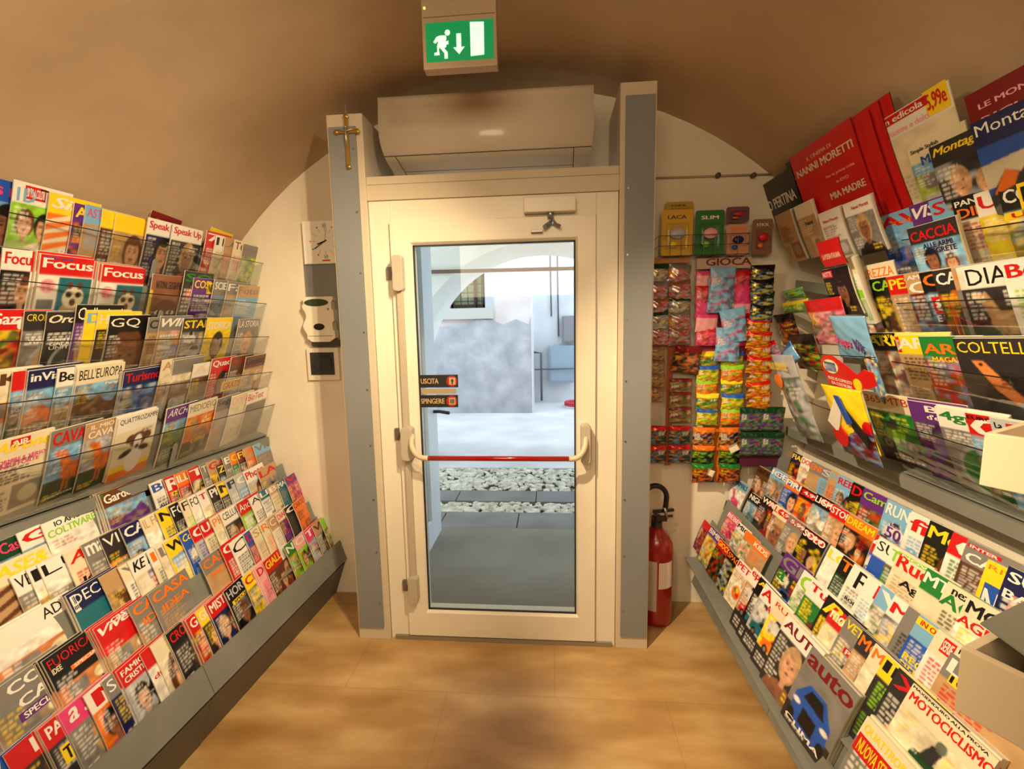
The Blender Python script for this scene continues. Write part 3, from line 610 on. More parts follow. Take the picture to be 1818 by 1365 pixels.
# arch across the porch
bm = bmesh.new(); cx, cz, r = -.12, .945, 1.48; y0, y1 = 5.1, 6.2; n = 40
arc = [(cx+r*math.cos(PI*k/n), cz+r*math.sin(PI*k/n)) for k in range(n+1)]
inner = [(cx+r, -.05)] + arc + [(cx-r, -.05)]; outer = [(4.5, -.05), (4.5, 3.4)] 
for y in (y0, y1):
    vs = [bm.verts.new((x, y, z)) for x, z in inner]; up = [bm.verts.new((x, y, 3.4)) for x, z in inner]
    for k in range(1, len(inner)-2): bm.faces.new((vs[k], vs[k+1], up[k+1], up[k]))
    a0 = [bm.verts.new(p) for p in ((4.5, y, -.05), (4.5, y, 3.4))]; bm.faces.new((a0[0], a0[1], up[1], vs[1], vs[0])); a1 = [bm.verts.new(p) for p in ((-4.5, y, -.05), (-4.5, y, 3.4))]; bm.faces.new((a1[0], vs[-1], vs[-2], up[-2], a1[1]))
    if y == y0: v0 = vs
    else:
        for k in range(len(inner)-1): bm.faces.new((v0[k], v0[k+1], vs[k+1], vs[k]))
tag(mk('wall_arch', bm, noisy('arch_render', (.84,.84,.82), (.90,.90,.87), 1.5, .9)), kind='structure')
tag(box('ceiling_porch', (-4.5, 4.5, 2.8, 6.2, 3.0, 3.15), M_PORCH), kind='structure')
bm = bmesh.new(); tube(bm, [(-1.9, 5.05, 2.135), (1.6, 5.05, 2.12)], .02, 10); tag(mk('tie_rod', bm, mat('rusty_iron', (.42,.30,.24), .7), smooth=True), 'brown iron tie rod across the porch arch', 'tie rod')
# outer door leaf standing open
ol = empty('door_2', (-.87, 2.8, 0), None, None); ol['kind'] = 'structure'
M_OL = mat('outer_leaf_pale', (.78,.82,.86), .4)
bm = bmesh.new(); bx(bm, -.895, -.85, 3.14, 3.40, 0.02, 2.35); bx(bm, -.895, -.85, 2.82, 2.92, 0.02, 2.35); bx(bm, -.895, -.85, 2.92, 3.14, 0.02, .2); bx(bm, -.895, -.85, 2.92, 3.14, 2.2, 2.35)
mk('leaf_frame', bm, M_OL, ol, .004); box('leaf_glass', (-.876, -.870, 2.92, 3.14, .2, 2.2), M_GLASS, ol)
bm = bmesh.new(); tube(bm, [(-.85, 3.30, .955), (-.80, 3.30, .955), (-.79, 3.29, .955), (-.73, 3.27, .95)], .012, 10); mk('door_handle', bm, mat('handle_dark', (.2,.2,.2), .4, .4), ol, smooth=True)
# building over the street
bm = bmesh.new(); Yb = 8.4
wx0, wx1, wz0, wz1 = -1.80, -1.16, 1.86, 2.62
bx(bm, -6, wx0-.0, Yb, Yb+.5, -.05, 4.6); bx(bm, wx1, -.36, Yb, Yb+.5, -.05, 4.6); bx(bm, wx0, wx1, Yb, Yb+.5, -.05, wz0); bx(bm, wx0, wx1, Yb, Yb+.5, wz1, 4.6)
tag(mk('wall_building', bm, M_PNK), kind='structure')
bm = bmesh.new(); rr = random.Random(5); pts = [(-6, 1.66)]+[(x, 1.60+rr.uniform(-.06, .08)) for x in np.linspace(-5.5, -.4, 24)]
prism(bm, [(-.355, Yb-.03, -.03), (-6, Yb-.03, -.03)]+[(x, Yb-.03, z) for x, z in pts]+[(-.355, Yb-.03, 1.7)], (0, .029, 0)); tag(mk('wall_render_patch', bm, M_PLA), kind='structure')
wn = empty('window_1', ((wx0+wx1)/2, Yb, wz0), None, None); wn['kind'] = 'structure'
box('window_pane', (wx0, wx1, Yb+.2, Yb+.22, wz0, wz1), mat('window_olive_pane', (.55,.60,.45), .3), wn)  # one flat olive-grey colour over the whole pane
M_WF = mat('window_brown', (.22,.13,.11), .6)
bm = bmesh.new()
for q in ((wx0, wx0+.06, wz0, wz1), (wx1-.06, wx1, wz0, wz1), (wx0, wx1, wz0, wz0+.07), (wx0, wx1, wz1-.07, wz1), ((wx0+wx1)/2+.1, (wx0+wx1)/2+.15, wz0, wz1)): bx(bm, q[0], q[1], Yb+.14, Yb+.19, q[2], q[3])
mk('window_frame', bm, M_WF, wn)
bm = bmesh.new()
for x in np.linspace(wx0+.08, wx1-.06, 5): tube(bm, [(x, Yb+.03, wz0), (x, Yb+.03, wz1)], .009, 6)
for z in np.linspace(wz0+.12, wz1-.05, 5): tube(bm, [(wx0, Yb+.03, z), (wx1, Yb+.03, z)], .009, 6)
mk('window_bars', bm, mat('iron_bars', (.12,.11,.11), .5), wn)
box('window_sill', (wx0-.2, wx1+.14, Yb-.06, Yb+.2, wz0-.19, wz0-.001), mat('sill_stone', (.74,.73,.70), .8), wn); box('window_surround', (wx1, wx1+.14, Yb-.02, Yb+.2, wz0, wz1+.2), mat('surround_stone', (.72,.73,.75), .8), wn)
tag(box('wall_recess', (-.36, 6, 9.6, 9.9, -.05, 4.6), M_OW), kind='structure')
tag(box('wall_recess_side', (-.40, -.355, 8.9, 9.6, -.05, 4.6), M_OW), kind='structure')
def cab(px, Yc, m, lb, door=True):
    a = P(px[0], px[3], Yc); b = P(px[2], px[1], Yc); e = empty('meter_cabinet', (a.x, Yc, a.z), lb, 'cabinet')
    box('cabinet_body', (a.x, b.x, Yc, Yc+.12, a.z, b.z), m, e, .01); box('cabinet_door', (a.x+.03, b.x-.03, Yc-.012, Yc-.001, a.z+.03, b.z-.03), m, e, .004)
cab((975, 613, 1019, 679), 9.45, mat('cabinet_blue', (.55,.62,.68), .6), 'pale blue meter cabinet on far white wall')
cab((998, 560, 1030, 608), 9.45, mat('cabinet_grey', (.50,.50,.52), .6), 'grey meter box above the blue cabinet')
M_PIPE = mat('pipe_grey', (.36,.36,.38), .6)
for lb, pts in (('dark pipe rising beside the blue cabinet', [(-.21, 9.5, .02), (-.21, 9.5, .98), (-.36, 9.5, 1.0)]), ('thin grey pipe running up the far white wall', [(.14, 9.56, 1.3), (.12, 9.56, 3.4)]), ('cable pipe left of the thin pipe', [(.0, 9.56, 1.7), (-.02, 9.56, 3.4)]), ('horizontal pipe crossing below the cabinet top', [(-.34, 9.40, .66), (.7, 9.40, .68)])):
    bm = bmesh.new(); tube(bm, pts, .022 if 'dark' in lb else .014, 8); tag(mk('wall_pipe', bm, M_PIPE, smooth=True), lb, 'pipe')
bm = bmesh.new(); pts = [(.55+.30*math.cos(t), 9.0+.28*math.sin(t), .01+.012*k/10) for k, t in enumerate(np.linspace(0, 4*PI, 60))]; tube(bm, pts, .022, 8); tag(mk('garden_hose', bm, mat('hose_red', (.75,.18,.25), .5), smooth=True), 'coiled red hose lying on the bright street', 'hose')

# ------------------------------------------------------------------ the racks
def line(X, s, a, b):
    A = atPlane(*a, X, s); B = atPlane(*b, X, s); d = (B-A)/(B[1]-A[1])
    return lambda y: A + d*(y-A[1])
def sheet(name, fn, y0, y1, offs, m, parent, th=.003):
    """a bent strip: offs = [(dx, dz), ...] outline carried along the line fn"""
    bm = bmesh.new(); r0 = [bm.verts.new(Vector(fn(y0)) + Vector((dx, 0, dz))) for dx, dz in offs]; r1 = [bm.verts.new(Vector(fn(y1)) + Vector((dx, 0, dz))) for dx, dz in offs]
    n = len(offs)
    for k in range(n): bm.faces.new((r0[k], r0[(k+1) % n], r1[(k+1) % n], r1[k]))
    bm.faces.new(r0[::-1]); bm.faces.new(r1); return mk(name, bm, m, parent)
def slab(p, q, th):          # thin outline between two profile points
    d = Vector((q[0]-p[0], q[1]-p[1])); n = Vector((-d.y, d.x)).normalized()*th; return [p, q, (q[0]+n.x, q[1]+n.y), (p[0]+n.x, p[1]+n.y)]
LL = [(-1.66, .06, (70, 932), (432, 797), 10, .25), (-1.59, .06, (14, 1026), (430, 840), 14, .275), (-1.52, .06, (112, 1059), (440, 884), 16, .275), (-1.45, .06, (70, 1176), (517, 895), 17, .275), (-1.38, .06, (63, 1298), (551, 935), 17, .275)]
RL = [(1.17, -.05, (1410, 802), (1721, 957), 10, .275), (1.10, -.05, (1547, 941), (1724, 1057), 15, .275), (1.03, -.05, (1478, 969), (1667, 1115), 19, .275), (.95, -.05, (1398, 979), (1628, 1214), 20, .275), (.87, -.05, (1340, 1007), (1546, 1272), 20, .275)]
def desk(side, tiers, lipl, y0, y1, label, joints):
    e = empty('magazine_desk', (side*1.3 if side < 0 else 1.0, 1.7, 0), label, 'magazine rack')
    for k, (X, s, a, b, ti, H) in enumerate(tiers):
        fn = line(X, s, a, b); t = math.radians(ti); v = (side*math.sin(t), math.cos(t))    # leaning back: outward at the foot
        n = (side*math.cos(t)*.030, 0)
        top = (n[0]-v[0]*.055, -v[1]*.055); bot = (n[0]-v[0]*(H+.006), -v[1]*(H+.006)); foot = (bot[0]-side*.058, bot[1]-.004)
        sheet('tier_panel', fn, y0, y1, slab(top, bot, .004), M_GREY, e); sheet('tier_floor', fn, y0, y1, slab(bot, foot, .004), M_GREY, e)
    lf = line(*lipl)
    for ya, yb in joints:
        sheet('lip_board', lf, ya, yb, slab((0, 0), (-side*.036, -.112), .012*side), M_GREY, e)
        sheet('kick_panel', lf, ya, yb, slab((-side*.022, -.135), (side*.045, -float(lf((ya+yb)/2)[2])+.0), .010*side), M_GREY2, e)
    sheet('base_board', lf, y0, y1, [(side*.02, -.10), (-side*.02, -.118), (side*.3, -.16), (side*.3, -.12)], M_GREY2, e)
    return e, lf
dl, lfL = desk(-1, LL, (-1.28, .05, (414, 1133), (601, 962)), .45, 2.56, 'grey sloping magazine desk along the left wall', ((.45, 1.515), (1.518, 2.565)))
dr, lfR = desk(1, RL, (.80, -.03, (1476, 1365), (1233, 987)), .40, 2.52, 'grey sloping magazine desk along the right wall', ((.40, 1.64), (1.643, 2.50)))
ULr = [(-1.62, .06, (88, 340), (425, 427)), (-1.62, .06, (70, 449), (428, 503)), (-1.62, .06, (0, 550), (470, 568)), (-1.62, .06, (0, 661), (480, 631)), (-1.62, .06, (0, 783), (480, 690))]
URr = [(1.16, -.02, (1557, 387), (1774, 334)), (1.16, -.02, (1544, 496), (1778, 464)), (1.16, -.02, (1536, 591), (1760, 603)), (1.16, -.02, (1533, 693), (1760, 740))]
def upper(side, rows, tilt, y0, y1, yx, label, tabs, hs):
    e = empty('wall_rack', (side*1.6 if side < 0 else 1.25, 1.7, .95), label, 'magazine rack')
    t = math.radians(tilt); v = (-side*math.sin(t), math.cos(t)); nn = (-side*math.cos(t), -math.sin(t))
    for k, r in enumerate(rows):
        fn = line(*r); H = .275
        def pt(dv, dn): return (-v[0]*dv + nn[0]*dn, -v[1]*dv + nn[1]*dn)
        sheet('tier_panel', fn, y0, y1, slab(pt(.08, -.036), pt(H+.004, -.036), .003), M_GREY, e)
        sheet('tier_floor', fn, y0, y1, slab(pt(H+.004, -.036), pt(H+.004, .036), .003), M_GREY, e)
        sheet('clear_front', fn, y0, y1, slab(pt(.088, .034), pt(H, .034), .0015), M_PLEXI, e)
        A = Vector(fn(y0)); B = Vector(fn(y1)); q = pt(.086, .035); o = Vector((q[0], 0, q[1])); bm = bmesh.new()
        C = (A+B)/2 + o; C.z -= .006; tube(bm, [A+o, (A+C+o)/2 if False else A+o+(C-A-o)*.5, C, B+o], .0018, 6); mk('front_wire', bm, M_WIRE, e)
        for yt in tabs:
            p = Vector(fn(yt)); a_ = pt(.16, .037); b_ = pt(H, .037); bm = bmesh.new(); pts = []
            for (dv, hw) in ((H, .011), (.17, .011), (.163, .009), (.158, .004)): pts.append((dv, hw))
            out = [p+Vector((pt(dv, .038)[0], hw, pt(dv, .038)[1])) for dv, hw in pts] + [p+Vector((pt(dv, .038)[0], -hw, pt(dv, .038)[1])) for dv, hw in pts[::-1]]
            prism(bm, out, (nn[0]*.004, 0, nn[1]*.004)); mk('divider_tab', bm, M_GREY, e)
    fn = line(*rows[-1]); H = .275
    def pt(dv, dn): return (-v[0]*dv + nn[0]*dn, -v[1]*dv + nn[1]*dn)
    a_ = pt(H+.008, .05); b_ = (a_[0], a_[1]-.045); c_ = (a_[0]+side*.10, b_[1]); d_ = (a_[0]+side*.10, a_[1])
    sheet('bottom_shelf', fn, y0, yx, [a_, b_, c_, d_], M_GREY, e)
    return e, fn, pt
ul, fL5, _ = upper(-1, ULr, 20, .9, 2.56, 2.56, 'grey wire fronted magazine rack high on the left wall', (1.90,), None)
ur, fR5, _ = upper(1, URr, 22, .62, 1.73, 2.52, 'grey wire fronted magazine rack high on the right wall', (), None)
# pale boards behind the racks
def back_board(name, pts, y0, y1, m, kind='structure'):
    bm = bmesh.new(); prism(bm, [(x, y0, z) for x, z in pts], (0, y1-y0, 0)); return tag(mk(name, bm, m), kind=kind)
M_BOARD = mat('back_board_cream', (.90,.87,.80), .5)
back_board('trim_4', [(-1.83, .55), (-1.84, .55), (-1.86, 1.74), (-1.85, 1.74)], .3, 2.565, M_BOARD)
back_board('trim_5', [(1.29, .62), (1.30, .62), (1.36, 1.06), (1.44, 1.9), (1.43, 1.9), (1.35, 1.06)], .3, 2.565, M_BOARD)
# ------------------------------------------------------------------ the magazines, row by row (image column of the top left corner | title | print | look | options)
UL, UR = math.radians(20), math.radians(22)
row(-1, -1.62, .06, (88, 340), (425, 427), UL, '''
-62|Kiss me|pbcfp|blue magazine with a smiling woman
22|TIMES|kwlpi|lime magazine with three young singers|d.01~x.42~s.55~Br:w:30 TO A COLORI:.18:.82:.34:.15~L1D:c:.06:.78:.3:.15
87|Sirio|wyozi|yellow and orange magazine with pale lettering|I~LPhilo:w:.3:.25:.5:.08
132|ASTRA|yvvxn|purple magazine behind a bottle cover|d-.015
152|ASTROLOG|pcttc|pale magazine with a turquoise bottle|d-.01~N
182|VIVO|yymfo|yellow headed magazine with a brown photo|d-.012
206|SIRENA|yytfo|magazine with a woman and yellow capitals|d-.015
262|Speak Up|rwnfu|white headed magazine with woman on dark blue|t.006
306|Speak Up|rwdfp|white headed magazine with woman in magenta top|t.006
366|77|wrrtw|red magazine with white numerals|d.01
383|IN|kwittr|white magazine with black capitals IN|N
399|Jd|etttr|beige magazine with small grey script|N~I
416|Tutto|uiitp|ivory magazine with fine brown print|N
432|Moda|eelxe|greenish grey magazine curling outward|N~d-.01
''', "left rack's top row", "magazines in the left rack's top row", yaw=.11)
row(-1, -1.62, .06, (70, 449), (428, 503), UL, '''
-62|Fate|rddju|dark magazine with red capitals
3|FocusExtra|rwkju|white headed magazine with dark red photo|s.95
68|Focus|wrwMa|red banner magazine with upright meerkat|t.01~c2~H.12~Lnuova serie:b:.06:.955:.5:.03
180|Focus|wrwMa|second red banner magazine with upright meerkat|t.008~c3~H.12~d-.005
272|NATIONAL GEOGRAPHIC|dSSNm|yellow bordered magazine with dark eyes|y.07~x.12~s.76~H.12~d-.015
326|SO|gddao|dark magazine of green and orange boxes|d.02
344|COSMO|yvvtw|purple magazine with a yellow corner|d-.005~By:k:NEW:.5:.74:.4:.2
380|SCIENZE|weetc|grey headed science magazine
404|Far|wettc|pale grey magazine with thin capitals|N
424|Foto|etctw|tan framed magazine with pale blue panel|N~d-.008
''', "left rack's second row", "magazines in the left rack's second row")
row(-1, -1.62, .06, (0, 550), (470, 568), UL, '''
-26|Gazzette|wrrxg|red magazine with white letters and spots|Lte:w:.4:.76:.5:.14
42|CRONO PASSIO|ydewt|dark magazine with gold capitals|N~LWATCH:w:.1:.6:.5:.06
82|Orologi|idkwd|black magazine with a large watch|I~LBREITLING:w:.1:.62:.7:.045~LGALACTIC:w:.1:.57:.7:.045~LUNITIME:w:.1:.52:.6:.045
132|Collezioni|wkvFv|tall purple magazine with large white C|d.03~N~H.16
150|Dox|cyyty|yellow magazine with pale blue mark|d.012
172|HO ALL|iykFd|dark magazine with yellow spine|d.008~t.006
193|GQ|wkkFd|black magazine with bearded man in jacket|N~s.7~H.15~LLa nuova:w:.6:.2:.3:.04~t.006~d-.005
264|ClassiC|dettm|grey brown magazine with small print|d-.008
284|WIN|wetaw|silver magazine with outlined capitals|I
326|STAR|ydech|pale magazine with cream capitals|d-.006
368|STORICA|wyyfm|yellow framed magazine with warm photo|y.05
424|LA STORIA|weefd|grey magazine with portrait of a man|N
''', "left rack's third row", "magazines in the left rack's third row")
row(-1, -1.62, .06, (0, 661), (480, 631), UL, '''
-44|EKE|miiro|cream magazine with brown capitals|c2
21|BENVENUTI|hrcle|red spined magazine with blue sky|y.35~N
48|inViaggio|wnelo|orange edged magazine with city skyline|t.006~c1
101|Bell'Italia|kwwlt|white headed magazine showing hill town
136|BELL'EUROPA|kiilm|cream headed magazine with riverside buildings|N~H.14~LParigi:w:.6:.7:.3:.05~t.006~c1
222|Turismo|rnbxw|blue magazine with red capitals|d-.03~c2
286|ARTE|tiirt|cream edged magazine with sepia picture|d.01
307|ARTU|eeirm|magazine with golden beasts on brown|N~c1~d.004
345|Art|iwmre|grey magazine behind clear strip|d-.02
376|Quadri|wrrfm|red and brown magazine with face
410|Antiqua|rmmrt|brown magazine with small red title|N~d.004~By:r:GRATIS:-.2:.35:.9:.2
436|Gazette|nmtrt|brown magazine with fine old print|N
''', "left rack's fourth row", "magazines in the left rack's fourth row")
row(-1, -1.62, .06, (0, 783), (480, 690), UL, '''
-22|Airone|yiitn|white magazine with yellow title and legs|I~Br:w:AIR:.3:.88:.3:.1~t.006~LDORMIRE IL VERSO:p:.08:.7:.8:.05~LSENSO FORTE:p:.08:.64:.7:.05
89|CAVALLO|recho|magazine with rider on brown horse|s1~H.17~t.005~LEQUESTRE:w:.1:.05:.5:.03
152|IL MIO|wthho|brown magazine of chestnut horse legs|s.5~x.1~H.06~LCAVALLO:w:.06:.78:.9:.1
209|QUATTROZAMPE|kwiDw|white magazine with dog in dark glasses|N~H.09~s.95~t.006~c1
295|ARCHEO|wvelg|green stony landscape magazine|I~N~H.12~t.006
336|MEDIOEVO|eioht|orange magazine with a sitting figure|N~LIL DONO:y:.3:.25:.5:.08
385|Segreti|dettc|pale blue diagonal magazine|N
411|DIVUL|Piitw|white magazine with pink capitals|N~t.006
440|BioTest|rwete|white magazine with grey cylinders|N~s.75
''', "left rack's fifth row", "magazines in the left rack's fifth row")

LA, LB, LC, LD, LE_ = [math.radians(-q) for q in (10, 14, 16, 17, 17)]
row(-1, -1.66, .06, (70, 932), (432, 797), LA, '''
-58|IN FIORE|pwglr|pink and green gardening magazine|LVerde:G:.3:.66:.6:.1
-16|Casa Verde|pGwlr|green lettered gardening magazine|d-.005~LVerde:G:.3:.66:.6:.1
26|Gia|rwilr|white magazine with red round letters
70|COLTIVARE|lwwoo|white magazine with lime capitals and vegetables|y.1~H.1~LIO AMO:G:.2:.9:.5:.07
176|Gardenia|wmllv|green framed magazine with flower garden|d.03~y.02~t.008~c3~Bg:w: :0:0:.06:.98~Bg:w: :.94:0:.06:.98
262|BLU|bwwtk|white magazine with blue capitals|LALLAN POE:k:.1:.55:.7:.06
287|Ri|wrrjk|red magazine with big white R|s.6~H.2~By:k:NERO:.1:.66:.7:.06
307|ILLUST|worpk|orange red magazine with figures
330|TP|wrdjw|red topped magazine with white letters
352|Thriller|ieejd|grey photo paperback cover|N
364|GAS|rtmjy|reddish brown small magazine
378|ZON|ydkxy|black and yellow magazine|d-.03
392|BEL|weefd|grey film magazine with portrait
404|CULT|yogjk|yellow headed dark magazine
416|FILM|yukpr|dark magazine with crimson spine
430|Art|otoro|orange magazine by the white spine
447|Vie|ecett|pale blue grey booklet
''', "left desk's top row", "magazines in the left desk's top row", yaw=.12, hh=.25)
row(-1, -1.59, .06, (14, 1026), (430, 840), LB, '''
-46|CASE&|yitzm|striped brown magazine with yellow ampersand|I~d.045~w.23
14|VENDITA|kwert|white and grey interiors magazine|N
44|IL|kwwrt|plain white home magazine|N
63|LUI|kwwre|white magazine with large thin L|N~H.13
109|Artdi|riitr|cream magazine with red handwriting|I~LIdees:k:.15:.55:.7:.08~Lrusa:o:.4:.48:.5:.06
141|marmo|weere|grey magazine with rounded white letters
173|VILLE|wddro|dark magazine with tall white capitals|N~H.14
209|CASA|wnvlk|violet magazine with evening house|t.006
245|IL FOGLIO|tiwfm|ivory magazine with dark portrait|N
274|NPE|kyyta|yellow headed magazine with dark block|LSTEVE:k:.1:.5:.8:.07
296|FOTO|wkkft|black magazine with white F|N~H.15
315|FOT|kiitl|cream magazine with green hint|N
330|FOTO DA|kwwfd|white photography magazine with black type|N
347|T Mag|rwwfd|white magazine with red script
365|Photo|wddfe|dark photography magazine
382|NF|kykft|black and yellow electronics magazine
397|PC|dhhae|silver computer magazine
413|Ch|whcae|blue grey computer magazine
430|Photo|rwhfd|white magazine with red photo title|d.004~w.2
452|LA|rtemt|grey brown magazine behind the pens|d-.02
''', "left desk's second row", "magazines in the left desk's second row", yaw=.12)
row(-1, -1.52, .06, (112, 1059), (440, 884), LC, '''
-42|AD|kwwro|large white magazine with black AD|N~w.27~x.62~s.24~H.12~t.008~c2
112|DECOR|wnann|deep blue magazine with thin white capitals|N~H.13~LELLE:w:.03:.76:.1:.2~LMIX:w:.55:.45:.4:.08~LMATCH:w:.5:.36:.5:.08~t.008~c1
173|Brava|ttthm|cream book with autumn leaves
207|VIS|eiwtk|white booklet with grey print|N
224|KE FARE|kwiat|white magazine with scattered black letters|I
258|10|owita|white and orange magazine with number ten|s.6~H.14
273|LE|eiifo|ivory magazine of small orange picture|N
287|WIN|kyyac|yellow computer magazine|t.005~LCorel:w:.2:.5:.6:.08
315|Computer|ybbcc|blue magazine with yellow script|I~t.005
333|Cuc|wrhtv|red topped magazine with mauve band
350|UNIT|write|white magazine with red block
370|PHOT|oiift|cream magazine with orange capitals|N
387|CELLULARE|kwdpw|white headed magazine of black faces|N~H.12~t.006
417|Android|wrlal|green and red magazine|N
439|App|kwwtd|white magazine with black initials|N~d-.005
456|LE|wawta|teal book with vertical lettering|w.13~h.2
473|BI|wtitm|pale booklet with tan edge|w.13~h.2
488|MAN|waate|dark teal paperback with white print|w.14~h.2
503|V|rvpxv|purple and magenta booklet|w.13~h.2
''', "left desk's third row", "magazines in the left desk's third row", yaw=.12)
row(-1, -1.45, .06, (70, 1176), (517, 895), LD, '''
-42|COSE|weere|grey magazine with thick white capitals|x.25~s.7~H.11~LCASA:w:.3:.68:.7:.11~Bv:w:SPECIALE:.25:.56:.6:.09~w.23~t.008~c2
70|FUORICASA|rkkro|black outdoor magazine with small house|N~H.1~t.006~c3~Bo:w:SPECIALE:.3:.72:.6:.05~LIDEE:i:.05:.8:.15:.06
162|Vivere|wrrrt|red headed home magazine with sofa|I~H.1~t.006~c4~Lcasa:w:.3:.93:.4:.05
224|CASA|oeert|clear wrapped magazine with orange capitals|LIDEA:o:.15:.66:.7:.1
260|CASA|oeett|second clear wrapped magazine with orange capitals|LIDEA:o:.15:.66:.7:.1
352|CASA|oettt|third clear wrapped magazine beside green pouch|LFACILE:o:.15:.66:.7:.1
389|CER|wrrtw|red craft magazine|d.01
404|C|kwwtk|white magazine with slim black C|N~I~s.6~H.18
430|DOL|rbrxb|red and blue magazine
442|Sale|tiitt|cream booklets stack with fine print|N
458|Riza|oiito|cream and orange booklet|N
472|CON|wtwtt|pale magazine with white letters|N
487|DIARIO|pivxv|white booklet with magenta picture|w.15~h.21
502|C|wkdtd|dark magazine with white C|w.16~h.22
517|CARTE|mootm|orange card pack|w.13~h.2~N
''', "left desk's fourth row", "magazines in the left desk's fourth row", yaw=.11)
row(-1, -1.38, .06, (63, 1298), (551, 935), LE_, '''
-50|TV SORRISI|wbbpr|blue television magazine|c3
3|M|wrdfw|red magazine with large white M|N~s.5~x.3~H.15~LPRO:w:.4:.62:.5:.08
63|PANORAMA|wrdfu|dark magazine with red framed capitals|t.006~c2~x.06~s1.1~H.13~By:k:TV:.12:.5:.3:.2
101|a sua|wpefk|magazine with magenta band and singer|I~x.08~s.7~LTutti:y:.5:.2:.4:.08~c1
145|M|rwopb|magazine with big red letter and strips|x.1~s.7~H.17
178|SETTE|wenfo|deep blue magazine with orange garland|N~w.2
203|FAMIGLIA|wrhpG|grey and red magazine of plants|s.7~H.07~LCRISTIANA:w:.05:.8:.7:.07~t.006~c1
246|CI|wrwfi|white magazine with red corner and portrait|s.3~x.4~Lchi:r:.05:.6:.2:.06
264|VOI|iiiFw|pale magazine with a smiling elder|N~s.3
291|CRONACA|rkdfd|black crime magazine with red capitals|H.13~t.005~c1~By:k:GIALLO:.5:.9:.4:.08
326|GRAND|wrrxy|red spined stack of magazines|t.008~c3
344|GULLIVER|wydpr|yellow headed magazine with two faces|t.005
363|MISTERO|wrnpn|red headed mystery magazine with figures|t.005~c2
394|HOROR|hkkje|dark comic magazine with pale figures|By:k:SPECIALE:.1:.72:.8:.06~t.006
427|CIAK|ryyxo|yellow magazine with saw tooth edge|t.005
449|DI PIU|rPPtp|pink spined magazine|t.006~c2
464|GIALLO|yrmpr|red banner magazine with woman in blue|t.005
502|NOI|wglxg|green and white gossip magazine
518|CHI|wPlpr|pink headed gossip magazine
537|TU|wpcxp|magazine with pink and turquoise pictures
552|VIP|mtefo|tan magazine with orange figure
566|ORO|llgxy|green edged magazine by the lip
''', "left desk's front row", "magazines in the left desk's front row", yaw=.11)

# right rack
row(1, 1.16, -.02, (1557, 387), (1774, 334), UR, '''
1557|AV|rcclb|pale blue travel magazine with red strokes|w.19~By:k:A:.03:.9:.12:.08~LTOP:o:.3:.84:.5:.05
1617|VISTO|wvbxn|violet magazine with white capitals|d.012~I
1652|STRE|rcaxa|turquoise magazine with red star|d.012
1690|PANORAMA|wkitr|magazine with black band and orange letters|H.06~LDIFESA:o:.05:.78:.8:.1
1730|UNO|rwyfy|golden magazine with big red letters
1773|COMBAT|wkyxg|dark magazine with white and yellow capitals|H.13~By:r:USATE:.02:.68:.9:.07~By:k:RECORD:.4:.94:.5:.05
1806|RE|kylxo|yellow and green magazine at the edge
''', "right rack's upper row", "magazines in the right rack's upper row")
row(1, 1.13, -.02, (1617, 404), (1700, 386), UR, '''
1617|CACCIA|rdcje|blue grey film case with red capitals|w.165~h.23~t.014~LALLE ARMI:n:.25:.68:.6:.07~LSEGRETE:n:.35:.6:.55:.07~Kdvd_case~y.04
''', "right rack's upper row", "film cases hanging by the right rack")
row(1, 1.16, -.02, (1544, 496), (1778, 464), UR, '''
1516|SICUREZZA|oiwxk|tall white magazine with orange capitals and rifle|d.052~w.215~N~y.03~t.006
1544|CACCIA|lkdxm|black magazine with lime capitals|s1.1
1574|PESCA|yrtfm|red and yellow headed magazine
1606|CA|wtuxu|crimson magazine with white block letters|s.7~y.08~LAMICA:w:.05:.93:.5:.05
1633|CANI|okkxm|black magazine with orange crescent|Br:w:80:.1:.5:.5:.2~LE TANTI:w:.1:.4:.6:.08
1656|CACCIA|wddxo|dark hunting magazine with orange side title|LCACCIA:o:.1:.1:.12:.5
1690|COR|otetd|grey magazine with orange label
1700|DIANA|kwdht|white headed magazine with bird on dark|N~H.17~x.12~s1.05~t.006~LDIANA:w:.01:.76:.08:.2
1778|Beretta|rwwtl|white magazine with tall red letters|s1.1~H.13
''', "right rack's third row", "magazines in the right rack's third row")
row(1, 1.16, -.02, (1536, 591), (1760, 603), UR, '''
1536|ARMI|ykixe|sand magazine of old firearms|LLA PREMIATA:y:.05:.94:.6:.04~t.005
1590|ARMI|wyttd|yellow headed magazine of hand and gun|Br:w:LOGO:.01:.78:.07:.2~t.006~c1
1633|ARMI|ogrxg|red framed magazine with orange capitals|y.06~H.12~LMAGAZINE:y:.15:.7:.7:.06~t.006
1694|COLTELLI|yddKk|black magazine with wooden handled knife|N~H.12~w.215~t.006~c1
''', "right rack's fourth row", "magazines in the right rack's fourth row")
row(1, 1.16, -.02, (1533, 693), (1760, 740), UR, '''
1533|365 MTB|rigml|white headed magazine with cyclists downhill|N~H.1~t.006
1612|Bici|wvvxm|violet headed cycling magazine|s.6~x.3~H.08~Ld'epoca:w:.3:.78:.6:.08~c1
1662|4gran|gwewg|white magazine with green title over mountain|s.9~w.215~t.006~c1
1716|G|wrmlg|red edged magazine with white ring G|s.6~H.2~t.006~LEUROBIKES:k:.02:.94:.7:.04
1758|P|rhcft|pale magazine with red letter|s.3~x.2~LLa:k:.05:.9:.1:.06
''', "right rack's fifth row", "magazines in the right rack's fifth row")

